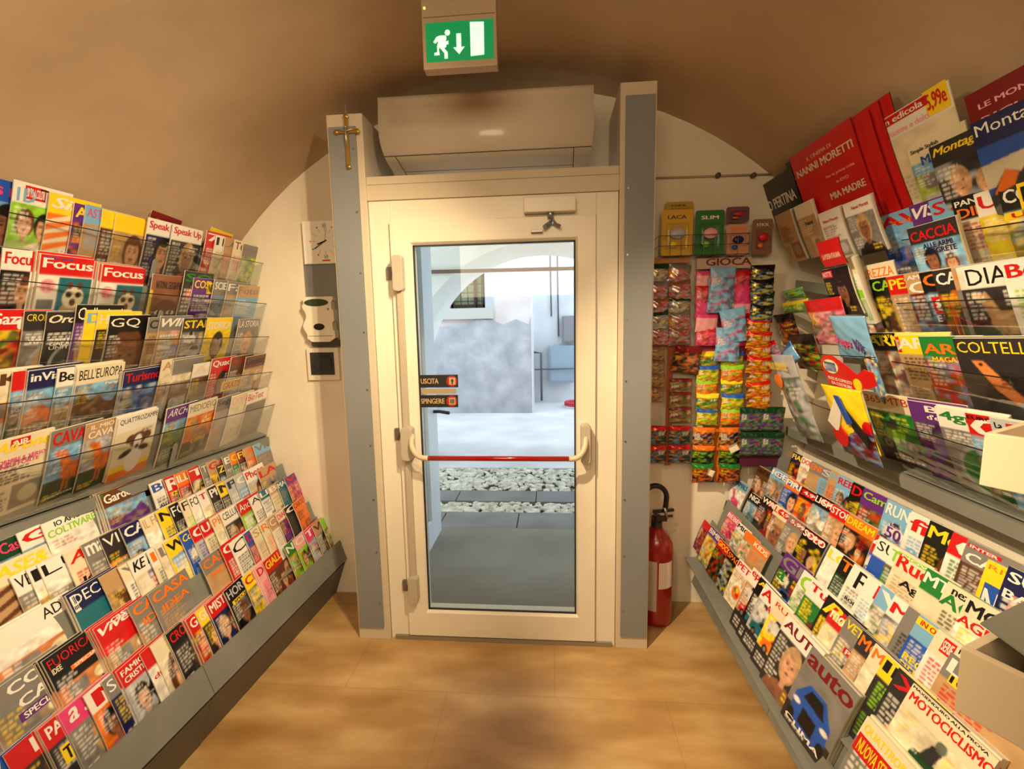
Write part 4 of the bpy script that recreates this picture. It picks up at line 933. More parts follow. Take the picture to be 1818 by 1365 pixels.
RA, RB, RC_, RD, RE_ = [math.radians(-q) for q in (10, 15, 19, 20, 20)]
row(1, 1.17, -.05, (1410, 802), (1721, 957), RA, '''
1410|FIABE|ynkxo|dark blue booklet with yellow type|w.12~h.17
1427|DOLCE|rwiop|white booklet with red flower|w.12~h.17
1443|ENIGMI|oettt|grey puzzle magazine with orange letters|w.16~h.2
1463|S|hecte|grey blue magazine with white S|s.4~w.15~h.2
1477|POST|ctttr|brownish magazine with small picture|w.15~h.2
1492|REBUS|rccpr|pale magazine with red framed type|w.15~h.2
1517|DARK|rkkxd|black magazine with pink edge|w.2
1537|Camper|lvgxr|purple topped magazine with lime title|d.0~t.005
1578|RUNNER|wcccy|pale blue magazine with runner in yellow|s.9~H.14~L50:v:.15:.55:.3:.14~LLE:v:.2:.7:.15:.04~LGARE:e:.15:.48:.35:.05
1621|fit|rwwtc|white magazine with red lower case title|s.6~H.16~y.03~L8:c:.1:.45:.2:.14~LWELL:w:.02:.96:.3:.03
1654|Men's|ykkft|black magazine with yellow title and man|H.15~L16:y:.08:.4:.25:.12
1695|G|wrwtg|red squared magazine with white G|s.5~x.1~H.18
1721|CALCIO|wemFm|brown magazine with footballer face|y.09~s.95~H.1~w.23~Br:w:INTER:.02:.93:.4:.04~By:k:SERIE:.75:.9:.24:.05
1763|RIVISTA|oyyny|gold magazine with blue and red basketball logo|H.05~s.8~N~d-.025~t.006~Bb:w:N:.06:.42:.24:.36~Br:w:A:.3:.42:.22:.36~LNBA:w:.08:.4:.2:.07
1797|SUPER|wnnaw|navy boxed magazine with white capitals|d-.015~H.1~LBASKET:w:.04:.7:.9:.09
''', "right desk's back row", "magazines in the right desk's back row", yaw=.12)
row(1, 1.10, -.05, (1547, 941), (1724, 1057), RB, '''
1356|FANTASY|kmmjt|brown film case with hairy creature|w.135~h.19~t.014~Kdvd_case~d-.035
1378|ICE|wcejh|grey blue film case with icy rock|w.135~h.19~t.014~Kdvd_case~Bb:w:9,99:.3:.82:.5:.13
1404|FIRE|wobfo|blue flashed film case with orange figures|w.135~h.19~t.014~Kdvd_case~Bb:w:7,99:.1:.84:.6:.13
1430|SOUL|rkojr|red flashed film case with orange fire|w.135~h.19~t.014~Kdvd_case~Br:w:4,99:.1:.84:.8:.13
1455|LIGHT|wkelw|pale landscape film case with red flash|w.135~h.19~t.014~Kdvd_case~Br:w:4,99:.2:.84:.75:.13~d.01
1484|STORM|wrtfy|film case of blond figure|w.135~h.19~t.014~Kdvd_case~d.01
1512|DREAM|yokjo|orange film case with flames|w.135~h.19~t.014~Kdvd_case~d.012
1549|Auto|wrbcb|red topped motoring magazine over blue|I~H.12~s.7
1564|SUPER|kwbtb|white magazine with narrow black capitals|N~H.12
1588|TRE|lwgxG|dark green magazine edge|w.1
1600|Ruote|riitt|cream farming magazine with red title|H.16~LAgri:k:.2:.6:.5:.12~Bl:w:NOVITA:.0:.94:.9:.04
1649|MT|wgiti|cream magazine with green square and MT|s.4~H.12~x.02
1686|AG|giitk|cream magazine with bright green capitals|s.5~H.14~y.08~x.0~Lnezza:k:.1:.9:.4:.06
1722|MOTORI|kiwml|white magazine of black capitals and tractor|H.13~LAGRICOLI:r:.0:.7:.9:.1~w.24
''', "right desk's second row", "magazines in the right desk's second row", yaw=.12)
row(1, 1.03, -.05, (1478, 969), (1667, 1115), RC_, '''
1314|ANIMALS|dcwhp|white children's film case with two heads|w.135~h.19~t.014~Kdvd_case~d-.02
1343|NIGHT|wkkla|black film case with blue glow|w.135~h.19~t.014~Kdvd_case~d-.03
1362|WAR|wkkjr|black film case with red circle|w.135~h.19~t.014~Kdvd_case~Br:w:5,99:.4:.84:.55:.13
1384|LOVE|riuFr|red film case with a wide curve|w.135~h.19~t.014~Kdvd_case~Br:w:4,99:.3:.84:.65:.13
1408|AMORE|eeefk|grey portrait film case|w.135~h.19~t.014~Kdvd_case~Br:w:5,99:.1:.84:.8:.13
1436|SOLO|wkkjy|dark film case with red flash|w.135~h.19~t.014~Kdvd_case~Br:w:5,99:.1:.84:.8:.13
1477|LO|ywwfc|white magazine with pale blue jacket|s.5~H.12
1500|TRE|okGfr|dark green magazine with woman in red|w.16
1519|R|kwwte|white watch magazine with large black R|N~s.45~x.2~H.22~w.17~LROKON:k:.15:.55:.55:.05
1545|F|rwwtc|white magazine with bold red F|s.4~x.3~H.17~w.16
1568|VS|wcwxt|pale blue edged magazine with leaping figure|H.16
1591|MF|rwhxk|white magazine with red MF|s.6~H.12~y.04
1616|Fu|weetd|grey magazine with a cymbal|s.6~x.2~Ldi:w:.3:.62:.4:.13
1636|UP|wcbfr|blue magazine with woman and white UP|s.55~x.3~H.2~LREGINE:y:.05:.5:.6:.08~LDELLA:y:.05:.4:.5:.08~LSTRADA:y:.05:.3:.6:.08~By:r:IN OMAGGIO:.0:.9:.8:.08
1669|N 113|kiwtr|upright cream price sheet beside the tray|N~H.05~s.5~x.4~Br:w:SERIE:.15:.82:.2:.15~Br:w:LISTINO:.75:.1:.09:.7~w.17
1700|L|wettr|grey magazine with red motorcycle tank|s.2~By:k:10:.1:.74:.2:.1~w.25~d-.03
''', "right desk's third row", "magazines in the right desk's third row", yaw=.12)
row(1, .95, -.05, (1398, 979), (1628, 1214), RD, '''
1306|BEBE|wppxp|magenta child booklet|w.12~h.16~d-.07
1324|MICI|kwixy|white booklet with kittens|w.12~h.16~d-.07
1338|ORSI|ooixo|orange and white booklet|w.12~h.16~d-.07
1354|KIDS|wotto|orange tan booklet|w.12~h.16~d-.07
1398|GP|evdcb|dark magazine with violet and green letters|H.17~La:g:.05:.6:.3:.14~w.17
1430|Ciao|lwwxl|white magazine with round lime letters|H.2~s1
1445|Tutto|rwgmm|green black magazine with red script title|c1~H.1
1473|RE|ykkmy|black magazine with curly yellow letters|I~H.17~s.9~w.18
1485|moto|wrimr|magazine with red square title and engine|s.5~d-.012
1509|VETRINA|yeemd|grey magazine with yellow capitals|Br:w:PEKIN:.2:.6:.6:.08~s.8~H.1
1535|MOTO|odtfr|black magazine with orange letters and woman|w.17~LCROSS:o:.3:.68:.6:.1
1558|MY SELF|oiiwr|white magazine with red strawberries|t.006~H.12
1578|IN|kydtl|yellow headed magazine with bulleted list|s.6~H.12~t.006
1600|XS|rddFn|dark magazine with red balloon and racer|s.7~H.15~t.006
1628|MOTOCICLISMO|riimG|cream magazine with long red capitals|H.09~y.04~s.98~w.225~t.01~c4~LMAXIENDURO ALLA PROVA:k:.02:.965:.9:.025
''', "right desk's fourth row", "magazines in the right desk's fourth row", yaw=.11)
row(1, .87, -.05, (1340, 1007), (1546, 1272), RE_, '''
1260|FATE|rruxv|small red edged booklet|w.12~h.17~d-.06
1271|BIMBI|wvyxo|small magazine with yellow ribbon|w.13~h.19~d-.05
1287|GIOCO|yrkxr|small black and red magazine|w.13~h.19~d-.05
1304|SPACE|okkxy|small dark magazine with orange glow|w.13~h.19~d-.045
1320|PETS|rwioo|small white magazine with animals|w.14~h.2~d-.03
1340|epoca|rwtcr|cream magazine with red lower case title|s.7~H.11
1353|AUTO|ykkca|black motoring magazine with yellow letters|H.08~t.005
1362|A|rwhca|magazine with big red A over red capitals|s.35~H.15~LAUTO:r:.35:.7:.5:.1~w.19~t.005
1383|RUOTE|riyco|cream motoring magazine with orange picture|N~H.07~Br:w:O:.6:.7:.36:.2~t.006
1405|AUTO|uwdfS|magazine with dark red capitals and engine|H.13~s1.02~y.02~t.012~c4
1449|auto|ueeCb|motoring magazine with shiny blue car|H.16~s.95~y.03~w.215~t.012~c3~LCLIMA:w:.08:.06:.8:.06
1546|QUATTRORUOTE|yieal|magazine with red panel and yellow capitals|H.1~w.22~t.01~c5~y.03~Br:y:NUOVA SERIE:.02:.62:.6:.2
1660|inSella|iggcr|green magazine with huge pale script|I~H.28~s1.15~w.23~t.01~c3~Br:w:SPECIALE:.5:.9:.5:.06
''', "right desk's front row", "magazines in the right desk's front row", yaw=.11)

# the tall pieces above the right rack
def lone(px, py, X, side, tilt, style, title, o, label, cat, name, group=None, yaw=.0, s=0.0):
    return magazine(Vector([float(c) for c in atPlane(px, py, X, s)]), side, tilt, style, title, opts(o), label, cat, group, name, yaw)
lone(1395, 290, 1.075, 1, UR, 'wkknd', '', 'w.3~h.36~t.003~LIMPERO:w:.6:.84:.35:.07~LCOPERTINA:w:.1:.66:.85:.12', 'black promotional card with white capitals leaning on the vault', 'display card', 'display_card')
lone(1340, 338, 1.06, 1, UR, 'wkknd', '', 'w.38~h.36~t.003~LCO PERTINA:w:.14:.62:.8:.14~Be:k:DVD:.02:.9:.16:.06', 'black card headed CO PE at the far top of right rack', 'display card', 'display_card')
lone(1440, 258, 1.07, 1, UR, 'wrrnd', '', 'w.4~h.42~t.003', 'plain red card leaning behind the lettered red card', 'display card', 'display_card')
for k, (px, py) in enumerate(((1437, 246), (1424, 256), (1413, 268))):
    lone(px+12, py+6, 1.066-.008*k, 1, UR, 'wrrnu', '', 'w.42~h.37~t.004', 'red film card, ' + ['third', 'second', 'first'][k] + ' behind the front lettered one', 'display card', 'display_card', 'red film cards above the right rack')
lone(1403, 281, 1.035, 1, UR, 'wrrnu', '', "w.42~h.37~t.004~LIL CINEMA DI:P:.28:.86:.4:.04~LNANNI MORETTI:i:.05:.74:.9:.08~LPer la prima volta:P:.48:.58:.42:.035~Lin DVD:P:.6:.5:.18:.03~LMIA MADRE:i:.45:.36:.5:.07", 'front red film card lettered with pale capitals', 'display card', 'display_card', 'red film cards above the right rack')
lone(1458, 378, 1.085, 1, UR, 'dwwtS', '', 'w.14~h.2~t.014~LNanni Moretti:r:.15:.78:.7:.06', 'white film case on the left half of red card', 'dvd case', 'dvd_case', yaw=0)
lone(1502, 361, 1.085, 1, UR, 'dwefk', '', 'w.15~h.2~t.014~LNanni Moretti:r:.3:.85:.6:.06', 'film case with bearded man in profile on red card', 'dvd case', 'dvd_case')
lone(1380, 382, 1.09, 1, UR, 'dtttu', '', 'w.15~h.24~t.014', 'beige film case with dark red picture', 'dvd case', 'dvd_case')
lone(1414, 366, 1.085, 1, UR, 'ditti', '', 'w.14~h.24~t.014~LNani:d:.4:.6:.4:.07', 'ivory film case beside the red card', 'dvd case', 'dvd_case')
lone(1451, 431, 1.02, 1, UR, 'wrrnr', '', 'w.14~h.1~t.003~LLA POESIA ITALIANA:i:.1:.3:.8:.2', 'small red card with pale line of capitals', 'display card', 'display_card')
lone(1468, 500, 1.1, 1, UR, 'wkkfd', '', 'w.17~h.19~t.006~Br:w:NOTTE:.0:.82:.4:.15~d.05', 'black magazine with smiling man beside white book', 'magazine', 'magazine')
lone(1509, 455, 1.1, 1, UR, 'giwtl', '', 'w.05~h.26~t.02~Bl:w: :.0:.4:.9:.12', 'tall white and green book spine', 'book', 'book')
lone(1562, 216, 1.085, 1, UR, 'rwiti', '', "w.275~h.3~t.004~LRicette e dolci:P:.1:.78:.6:.06~Br:w:in edicola:.0:.9:.72:.09~By:r:5,99e:.68:.78:.3:.24", 'pale card with red strip and yellow price disc', 'display card', 'display_card')
lone(1562, 259, 1.125, 1, UR, 'dPicl', '', 'w.2~h.25~t.006~LSimple Stylish:d:.2:.86:.7:.07~Bw:d:DeAgostini:.3:.5:.4:.3', 'pale pink magazine pack with pear picture', 'magazine', 'magazine', yaw=.05)
lone(1612, 262, 1.12, 1, UR, 'dicrl', '', 'w.2~h.25~t.005~LSimple Stylish:d:.05:.88:.5:.06~LMAGLIA:b:.2:.72:.8:.11', 'white knitting magazine with blue capitals', 'magazine', 'magazine', yaw=.05)
lone(1652, 262, 1.115, 1, UR, 'yddjh', 'Montagne', 'w.19~h.25~t.006~I~H.12', 'black mountain magazine with yellow title', 'magazine', 'magazine', yaw=.05)
lone(1714, 172, 1.095, 1, UR, 'wuunu', '', 'w.32~h.34~t.004~LLE MONTAGNE:P:.1:.86:.8:.04~LRICHIEDI:P:.1:.76:.7:.04', 'dark red card above blue mountain magazine', 'display card', 'display_card')
lone(1727, 219, 1.11, 1, UR, 'wnnTt', 'Montagna', 'w.225~h.29~t.008~N~H.13', 'blue mountain magazine with sunlit peaks', 'magazine', 'magazine', yaw=.05)
for (px, py, sty, lb) in ((270, 372, 'wukxy', 'dark red folded insert standing above white headed magazines'), (375, 402, 'myyly', 'yellow insert sticking up above red magazine'), (138, 372, 'tnnxe', 'dark purple insert curling out of top row')):
    lone(px, py, -1.66, -1, math.radians(34), sty, '', 'w.17~h.12~t.002~a-4', lb, 'leaflet', 'leaflet')
# ------------------------------------------------------------------ things on the left of the door
def disc(bm, c, r, th=.002, seg=20): lathe(bm, [(r, -th), (r, 0)], c, seg, 'y')
YC = 2.57
a = P(541, 469, YC-.03); b = P(612, 390, YC-.03)
ck = empty('wall_clock', ((a.x+b.x)/2, YC, a.z), 'white square wall clock with coloured hour dots behind post', 'clock')
box('clock_face', (a.x, b.x, YC-.03, YC, a.z, b.z), mat('clock_white', (.95,.94,.90), .4), ck, .003)
cx, cz = P(577, 428, YC-.03).x, P(577, 428, YC-.03).z; rd = .082
for k in range(12):
    an = PI/2 - 2*PI*k/12; x, z = cx+rd*math.cos(an), cz+rd*math.sin(an)
    if k in (0, 6): plane_text('hour_numeral', 'XII' if k == 0 else 'VI', ink('d'), ck, (x-.012, YC-.03, z-.01), (1,0,0), (0,0,1), .022, .02, off=.001, bold=False)['label'] = 'dark hour numeral'
    else:
        bm = bmesh.new(); disc(bm, (x, YC-.03, z), .0042); mk('hour_dot', bm, ink('rogbrykrgoyr'[k]), ck)['label'] = CNAME['rogbrykrgoyr'[k]] + ' dot'
    bm = bmesh.new(); tube(bm, [(cx+.052*math.cos(an), YC-.031, cz+.052*math.sin(an)), (cx+.072*math.cos(an), YC-.031, cz+.072*math.sin(an))], .0008, 4); mk('hour_tick', bm, ink('e'), ck)
for nm, L_, an, r in (('hour_hand', .045, 200, .003), ('minute_hand', .072, 213, .0022), ('second_hand', .07, 80, .0007)):
    an = math.radians(an); bm = bmesh.new(); tube(bm, [(cx-.01*math.cos(an), YC-.034, cz-.01*math.sin(an)), (cx+L_*math.cos(an), YC-.034, cz+L_*math.sin(an))], r, 6); mk(nm, bm, ink('k'), ck)
bm = bmesh.new(); bx(bm, cx-.022, cx+.022, YC-.0315, YC-.03, cz-.105, cz-.098); mk('maker_mark', bm, ink('r'), ck)
a = P(549, 604, YC-.008); b = P(612, 468, YC-.008); tag(box('grey_wall_panel', (a.x, b.x, YC-.008, YC, a.z, b.z), M_POST), 'grey panel on the wall between clock and meter', 'panel')
# meter with curved front
a = P(541, 601, YC-.05); b = P(592, 526, YC-.05); mt = empty('electricity_meter', ((a.x+b.x)/2, YC, a.z), 'white electricity meter with green display beside left post', 'meter')
W_, H_ = b.x-a.x, b.z-a.z; bm = bmesh.new(); out = []
for t in np.linspace(0, 1, 25): out.append((a.x + W_*(.05 + .06*math.cos(4*PI*t-.6)*(t < .8)) , YC-.055, a.z+H_*t))
rt = []
for t in np.linspace(1, 0, 25): rt.append((b.x - W_*(.02 + .06*(math.cos(4*PI*t-.6) < -.2)), YC-.055, a.z+H_*t))
low = [(b.x-W_*.2, YC-.055, a.z-.02), (a.x+W_*.25, YC-.055, a.z-.02)]
prism(bm, out+rt+low, (0, .054, 0)); mk('meter_case', bm, mat('meter_white', (.90,.87,.80), .35), mt, .002)
bm = bmesh.new(); prism(bm, [(a.x+W_*(.46+.38*math.cos(t)), YC-.057, a.z+H_*.86+.020*math.sin(t)) for t in np.linspace(0, 2*PI, 24, endpoint=False)], (0, .003, 0)); mk('display', bm, mat('lcd_green', (.20,.28,.20), .3), mt)
bm = bmesh.new(); prism(bm, [(a.x+W_*(.5+.17*math.cos(t)), YC-.058, a.z+H_*.28+.018*math.sin(t)) for t in np.linspace(0, 2*PI, 20, endpoint=False)], (0, .004, 0)); mk('optical_port', bm, ink('k'), mt)
bm = bmesh.new(); disc(bm, (a.x+W_*.82, YC-.056, a.z+H_*.70), .006); mk('meter_button', bm, ink('e'), mt)
box('case_line', (a.x+W_*.15, b.x-W_*.1, YC-.0565, YC-.055, a.z+.012, a.z+.014), M_SEAM, mt)
a = P(555, 615, YC-.03); b = P(606, 603, YC-.03); tag(box('cable_duct', (a.x, b.x, YC-.04, YC, a.z, b.z), mat('duct_dark', (.25,.22,.20), .6), None, .003), 'dark cable duct under the white electricity meter', 'duct')
a = P(548, 675, YC-.02); b = P(600, 617, YC-.02); sw = empty('breaker_box', ((a.x+b.x)/2, YC, a.z), 'white breaker box with smoked window under meter', 'breaker box')
box('box_frame', (a.x, b.x, YC-.022, YC, a.z, b.z), mat('breaker_white', (.86,.83,.77), .4), sw, .003); box('smoked_window', (a.x+.02, b.x-.026, YC-.025, YC-.0215, a.z+.03, b.z-.025), mat('smoked', (.20,.19,.18), .15), sw, .001)
box('breaker_switch', (a.x+.045, b.x-.045, YC-.029, YC-.0255, a.z+.06, b.z-.055), mat('breaker_blue', (.16,.19,.24), .4), sw, .001)
# crucifix
YP = 2.146
c0 = P(619, 297, YP); c1 = P(616, 203, YP); cr = empty('crucifix', (c0.x, YP, c0.z), 'small brass crucifix hanging on the left grey post', 'crucifix')
M_BR = mat('brass', (.72,.58,.30), .35, .85); cx = (c0.x+c1.x)/2; zt, zb = c1.z-.012, c0.z; za = zt-(zt-zb)*.30
bm = bmesh.new(); bx(bm, cx-.007, cx+.007, YP-.012, YP-.001, zb, zt); bx(bm, cx-.047, cx+.047, YP-.012, YP-.001, za-.007, za+.007)
for x, z in ((cx, zt), (cx, zb), (cx-.047, za), (cx+.047, za)): lathe(bm, [(.004, -.015), (.011, -.010), (.011, -.002)], (x, YP, z), 10, 'y')
mk('cross', bm, M_BR, cr, .001)
bm = bmesh.new(); tube(bm, [(cx, YP-.017, za+.014), (cx, YP-.018, za-.02), (cx, YP-.017, za-.065)], [.005, .0055, .003], 8); tube(bm, [(cx-.036, YP-.016, za+.008), (cx, YP-.017, za), (cx+.036, YP-.016, za+.008)], .0028, 6); lathe(bm, [(.002, -.024), (.0055, -.018), (.002, -.013)], (cx, YP, za+.016), 10, 'y'); mk('figure', bm, mat('silver_figure', (.75,.72,.62), .35, .8), cr, smooth=True)
bm = bmesh.new(); lathe(bm, [(.003, 0), (.003, .05)], (cx, YP-.004, zt-.002), 8); mk('hanging_pin', bm, M_STEEL, cr)

# rail on the right part of the door wall
rl = empty('wall_rail', (.9, YC, 2.27), 'thin white rail with two small knobs across right wall', 'rail')
a = P(1160, 316, YC-.01); b = P(1372, 309, YC-.01); bm = bmesh.new(); tube(bm, [(a.x, YC-.008, a.z), (b.x, YC-.008, b.z)], .005, 8); mk('rail_tube', bm, mat('rail_white', (.66,.58,.50), .5), rl, smooth=True)
for px in (1275, 1338):
    c = P(px, 311, YC-.02); bm = bmesh.new(); lathe(bm, [(.012, -.028), (.012, -.004), (.009, 0)], (c.x, YC, c.z), 14, 'y'); mk('rail_knob', bm, mat('knob_dark', (.35,.30,.25), .5), rl, smooth=True)

# extinguisher on the floor behind the right post
ex = Vector((.535, 2.40, 0)); fe = empty('fire_extinguisher', ex, 'red fire extinguisher with black hose behind right post', 'fire extinguisher')
M_RED = mat('extinguisher_red', (.58,.05,.05), .3, coat=.5)
bm = bmesh.new(); lathe(bm, [(.07, 0), (.083, .006), (.085, .03), (.085, .40), (.080, .44), (.062, .475), (.035, .505), (.026, .515)], (ex.x, ex.y, 0), 32); mk('cylinder', bm, M_RED, fe, smooth=True)
bm = bmesh.new(); lathe(bm, [(.028, .512), (.028, .545), (.02, .55), (.02, .575)], (ex.x, ex.y, 0), 16); bx(bm, ex.x-.025, ex.x+.05, ex.y-.012, ex.y+.012, .545, .57); mk('valve', bm, mat('valve_metal', (.25,.22,.20), .4, .6), fe, .002)
bm = bmesh.new(); prism(bm, [(ex.x-.02, ex.y-.01, .585), (ex.x+.085, ex.y-.01, .60), (ex.x+.085, ex.y-.01, .61), (ex.x-.02, ex.y-.01, .60)], (0, .02, 0)); prism(bm, [(ex.x-.0, ex.y-.01, .555), (ex.x+.08, ex.y-.01, .57), (ex.x+.08, ex.y-.01, .576), (ex.x, ex.y-.01, .567)], (0, .02, 0)); mk('lever', bm, mat('lever_dark', (.16,.15,.15), .4), fe, .001)
bm = bmesh.new(); hp = [(ex.x-.07, ex.y-.07, .52)]
for t in np.linspace(PI, 0, 12): hp.append((ex.x-.02+.055*math.cos(t), ex.y-.05, .69+.06*math.sin(t)))
hp.insert(1, (ex.x-.075, ex.y-.06, .60)); hp.append((ex.x+.037, ex.y-.03, .64)); hp.append((ex.x+.035, ex.y-.01, .60)); tube(bm, hp, .013, 10); mk('hose', bm, mat('rubber_black', (.04,.04,.04), .5), fe, smooth=True)
bm = bmesh.new(); tube(bm, [(ex.x+.03, ex.y-.03, .63), (ex.x+.045, ex.y-.03, .57)], [.010, .007], 8); mk('hose_end', bm, M_STEEL, fe, smooth=True)
def label_on(name, a0, a1, z0, z1, m, parent, r=.0858):
    bm = bmesh.new(); n = 8; lo = []; hi = []
    for k in range(n+1):
        t = math.radians(a0+(a1-a0)*k/n); x, y = ex.x+r*math.cos(t), ex.y+r*math.sin(t); lo.append(bm.verts.new((x, y, z0))); hi.append(bm.verts.new((x, y, z1)))
    for k in range(n): bm.faces.new((lo[k], lo[k+1], hi[k+1], hi[k]))
    return mk(name, bm, m, parent)
label_on('paper_label', 200, 262, .09, .36, mat('tag_pale', (.72,.66,.62), .6), fe)['label'] = 'pale instruction label'
l2 = label_on('paper_label', 268, 325, .215, .355, mat('tag_white', (.88,.82,.78), .6), fe); l2['label'] = 'white and red printed label'
for z in (.235, .262, .30, .33): label_on('print_line', 272, 320, z, z+(.006 if z < .3 else .012), mat('tag_red', (.75,.20,.18), .6), l2, .0862)

# ------------------------------------------------------------------ sweets hanging on the right part of the door wall
def pillow(name, W, H, D, style, m_foil, rnd, nx=22):
    ny = int(nx*H/W); img = paint(style, nx, ny, rnd, H/W); u, v = grid(nx, ny)
    crimp = (np.abs(v-.5) > .43)
    z = D*np.clip(1-np.abs(2*u-1)**2.2, 0, 1)*np.clip(1-np.abs(2*v-1)**3.2, 0, 1); z += np.where(crimp, .0015*np.sin(u*nx*PI*.9), 0) + .0016*np.sin(u*17+v*9)*np.sin(v*13)*(~crimp)
    Wd = W*(1-.06*np.sin(v*PI)); X = (u-.5)*Wd; Y = (v-.5)*H
    n = (nx+1)*(ny+1); idx = np.arange(n).reshape(ny+1, nx+1)
    f = np.c_[idx[:-1, :-1].ravel(), idx[:-1, 1:].ravel(), idx[1:, 1:].ravel(), idx[1:, :-1].ravel()]
    co = np.c_[X.ravel(), Y.ravel(), z.ravel()]; cb = co.copy(); cb[:, 2] = -.004 - cb[:, 2]*.25
    faces = np.concatenate([f, f[:, ::-1]+n]).tolist(); ring = np.concatenate([idx[0, :], idx[1:, -1], idx[-1, -2::-1], idx[-2:0:-1, 0]]); m = len(ring)
    for k in range(m): a, b = int(ring[k]), int(ring[(k+1) % m]); faces.append([a+n, b+n, b, a])
    me = bpy.data.meshes.new(name); me.from_pydata(np.concatenate([co, cb]).tolist(), [], faces); me.materials.append(m_foil)
    ca = me.color_attributes.new('print', 'FLOAT_COLOR', 'POINT'); arr = np.ones((2*n, 4)); arr[:n, :3] = img.reshape(-1, 3); arr[n:, :3] = PL[style[2]]; ca.data.foreach_set('color', arr.ravel())
    me.polygons.foreach_set('use_smooth', [True]*len(me.polygons)); return me
def hang(me, name, px, py, y, label, cat, group, roll=0.0, sx=1, sy=1, tilt=0.0, yaw=0.0):
    p = P(px, py, y); o = link(name, me)
    o.matrix_basis = Matrix.Translation(p) @ Matrix.Rotation(yaw, 4, 'Z') @ Matrix.Rotation(PI/2+tilt, 4, 'X') @ Matrix.Rotation(roll, 4, 'Z') @ Matrix.Diagonal((sx, sy, 1, 1)); return tag(o, label, cat, group)
rnd = random.Random(11)
YH = 2.50
def strip(px0_, px1_, py0, py1, m, lb, y=YH+.02, th=.002):
    a = P(px0_, py1, y); b = P(px1_, py0, y); return tag(box('hanging_card', (a.x, b.x, y, y+th, a.z, b.z), m, None, .0006), lb, 'display card', 'hanging cards behind the sweets')
strip(1180, 1199, 470, 826, mat('card_orange', (.62,.28,.10), .6), 'orange backing card between the two left columns of sweets')
strip(1240, 1336, 477, 640, mat('card_pink', (.60,.20,.30), .6), 'pink backing card under the lettered header', YH+.03)
strip(1252, 1302, 640, 756, mat('card_peach', (.85,.60,.45), .6), 'peach backing card between lime green packets', YH+.03)
strip(1250, 1282, 756, 856, mat('card_amber', (.80,.42,.08), .6), 'amber backing card between round dark packets', YH+.03)
hd = strip(1237, 1334, 456, 478, mat('card_pale', (.75,.66,.60), .6), 'pale header card reading GIOCA over pink packets', YH+.005)
a = P(1253, 472, YH+.004); plane_text('header_lettering', 'GIOCA', ink('u'), hd, (a.x, YH+.005, a.z), (1,0,0), (0,0,1), .22, .036, off=.001)
h2 = strip(1156, 1226, 457, 468, mat('card_tan', (.70,.48,.32), .6), 'tan header card over the silver packets', YH+.005)
def column(pxs, ys, W, H, D, styles, foil, base, cat, y, grp, jit=.06, wx=1, names=None):
    protos = [pillow('sweet_packet', W, H, D, st, M_FOIL if foil else M_COVER, rnd) for st in styles]
    n = 0
    for px, side_ in pxs:
        for k, py in enumerate(ys):
            pos = 'top' if k == 0 else ('bottom' if k == len(ys)-1 else ORD[k] + ' from top')
            hang(protos[(k+n) % len(protos)], 'sweet_packet', px + rnd.uniform(-1, 1), py, y - .004*(k % 2) , base + ', ' + pos + ' of the ' + side_ + ' column', cat, grp, rnd.uniform(-jit, jit), 1, 1, .06, rnd.uniform(-.06, .06)); n += 1
column(((1167, 'far left'), (1206, 'second')), (487, 516, 544, 570, 596), .115, .10, .016, ('wGhxh', 'wShxr', 'wehxr'), True, 'crumpled silver sweet packet', 'sweet packet', YH, 'silver sweet packets', .12)
column(((1165, 'far left'),), (628, 652, 676, 700), .085, .075, .010, ('wStxo', 'womxt'), False, 'brown sweet packet', 'sweet packet', YH, 'brown sweet packets', .03)
hang(pillow('sweet_packet', .14, .14, .012, 'wudxt', M_FOIL, rnd), 'sweet_packet', 1219, 638, YH-.03, 'dark packet hanging askew before the second column', 'sweet packet', None, -.12, 1, 1, .15)
column(((1208, 'second'),), (686, 710, 736), .115, .085, .009, ('wutxu', 'wStxr'), False, 'tan packet with red sweets', 'sweet packet', YH, 'tan sweet packets', .03)
column(((1165, 'far left'), (1206, 'second')), (772, 806), .115, .10, .014, ('wrGxc', 'wrGlr'), True, 'green and red packet', 'sweet packet', YH, 'green sweet packets', .06)
column(((1255, 'pink left'), (1316, 'pink right')), (498, 524, 548, 573, 598), .115, .095, .010, ('wpPnp', 'wppnP', 'yrpxp'), False, 'pink sweet packet', 'sweet packet', YH, 'pink sweet packets', .05)
pk2 = pillow('sweet_packet', .125, .17, .012, 'rccxp', M_COVER, rnd)
for px, py, lb in ((1282, 505, 'upper'), (1279, 525, 'second'), (1304, 578, 'tilted third'), (1292, 612, 'lowest')):
    hang(pk2, 'sweet_packet', px, py, YH-.03-.004*(py % 3), 'blue edged pink packet, ' + lb + ' of the middle ones', 'sweet packet', 'blue edged pink packets', .18 if py == 578 else -.04)
column(((1256, 'lime left'), (1300, 'lime right')), (640, 664, 689, 714, 740), .115, .095, .014, ('pygxl', 'ploxl', 'pblxy'), False, 'lime green sweet packet', 'sweet packet', YH, 'lime green sweet packets', .04)
column(((1249, 'dark left'), (1296, 'dark right')), (776, 808, 840), .115, .105, .016, ('wonxo', 'wgkxo', 'wokxl'), True, 'dark round picture packet', 'sweet packet', YH, 'dark picture packets', .05)
column(((1353, 'black'),), (487, 511, 534, 556), .115, .09, .016, ('ykkxy', 'ywkxo'), True, 'black and gold packet', 'sweet packet', YH-.04, 'black and gold packets', .06)
column(((1347, 'orange'),), (582, 604, 626, 648, 670, 692, 712), .12, .09, .016, ('yroxk', 'wruxo'), True, 'glossy orange red packet', 'sweet packet', YH-.04, 'orange red packets', .1)
column(((1334, 'violet left'), (1371, 'violet right')), (744, 788), .115, .125, .014, ('yGvxl', 'wGvxr'), True, 'violet edged green packet', 'sweet packet', YH-.04, 'violet and green packets', .02)
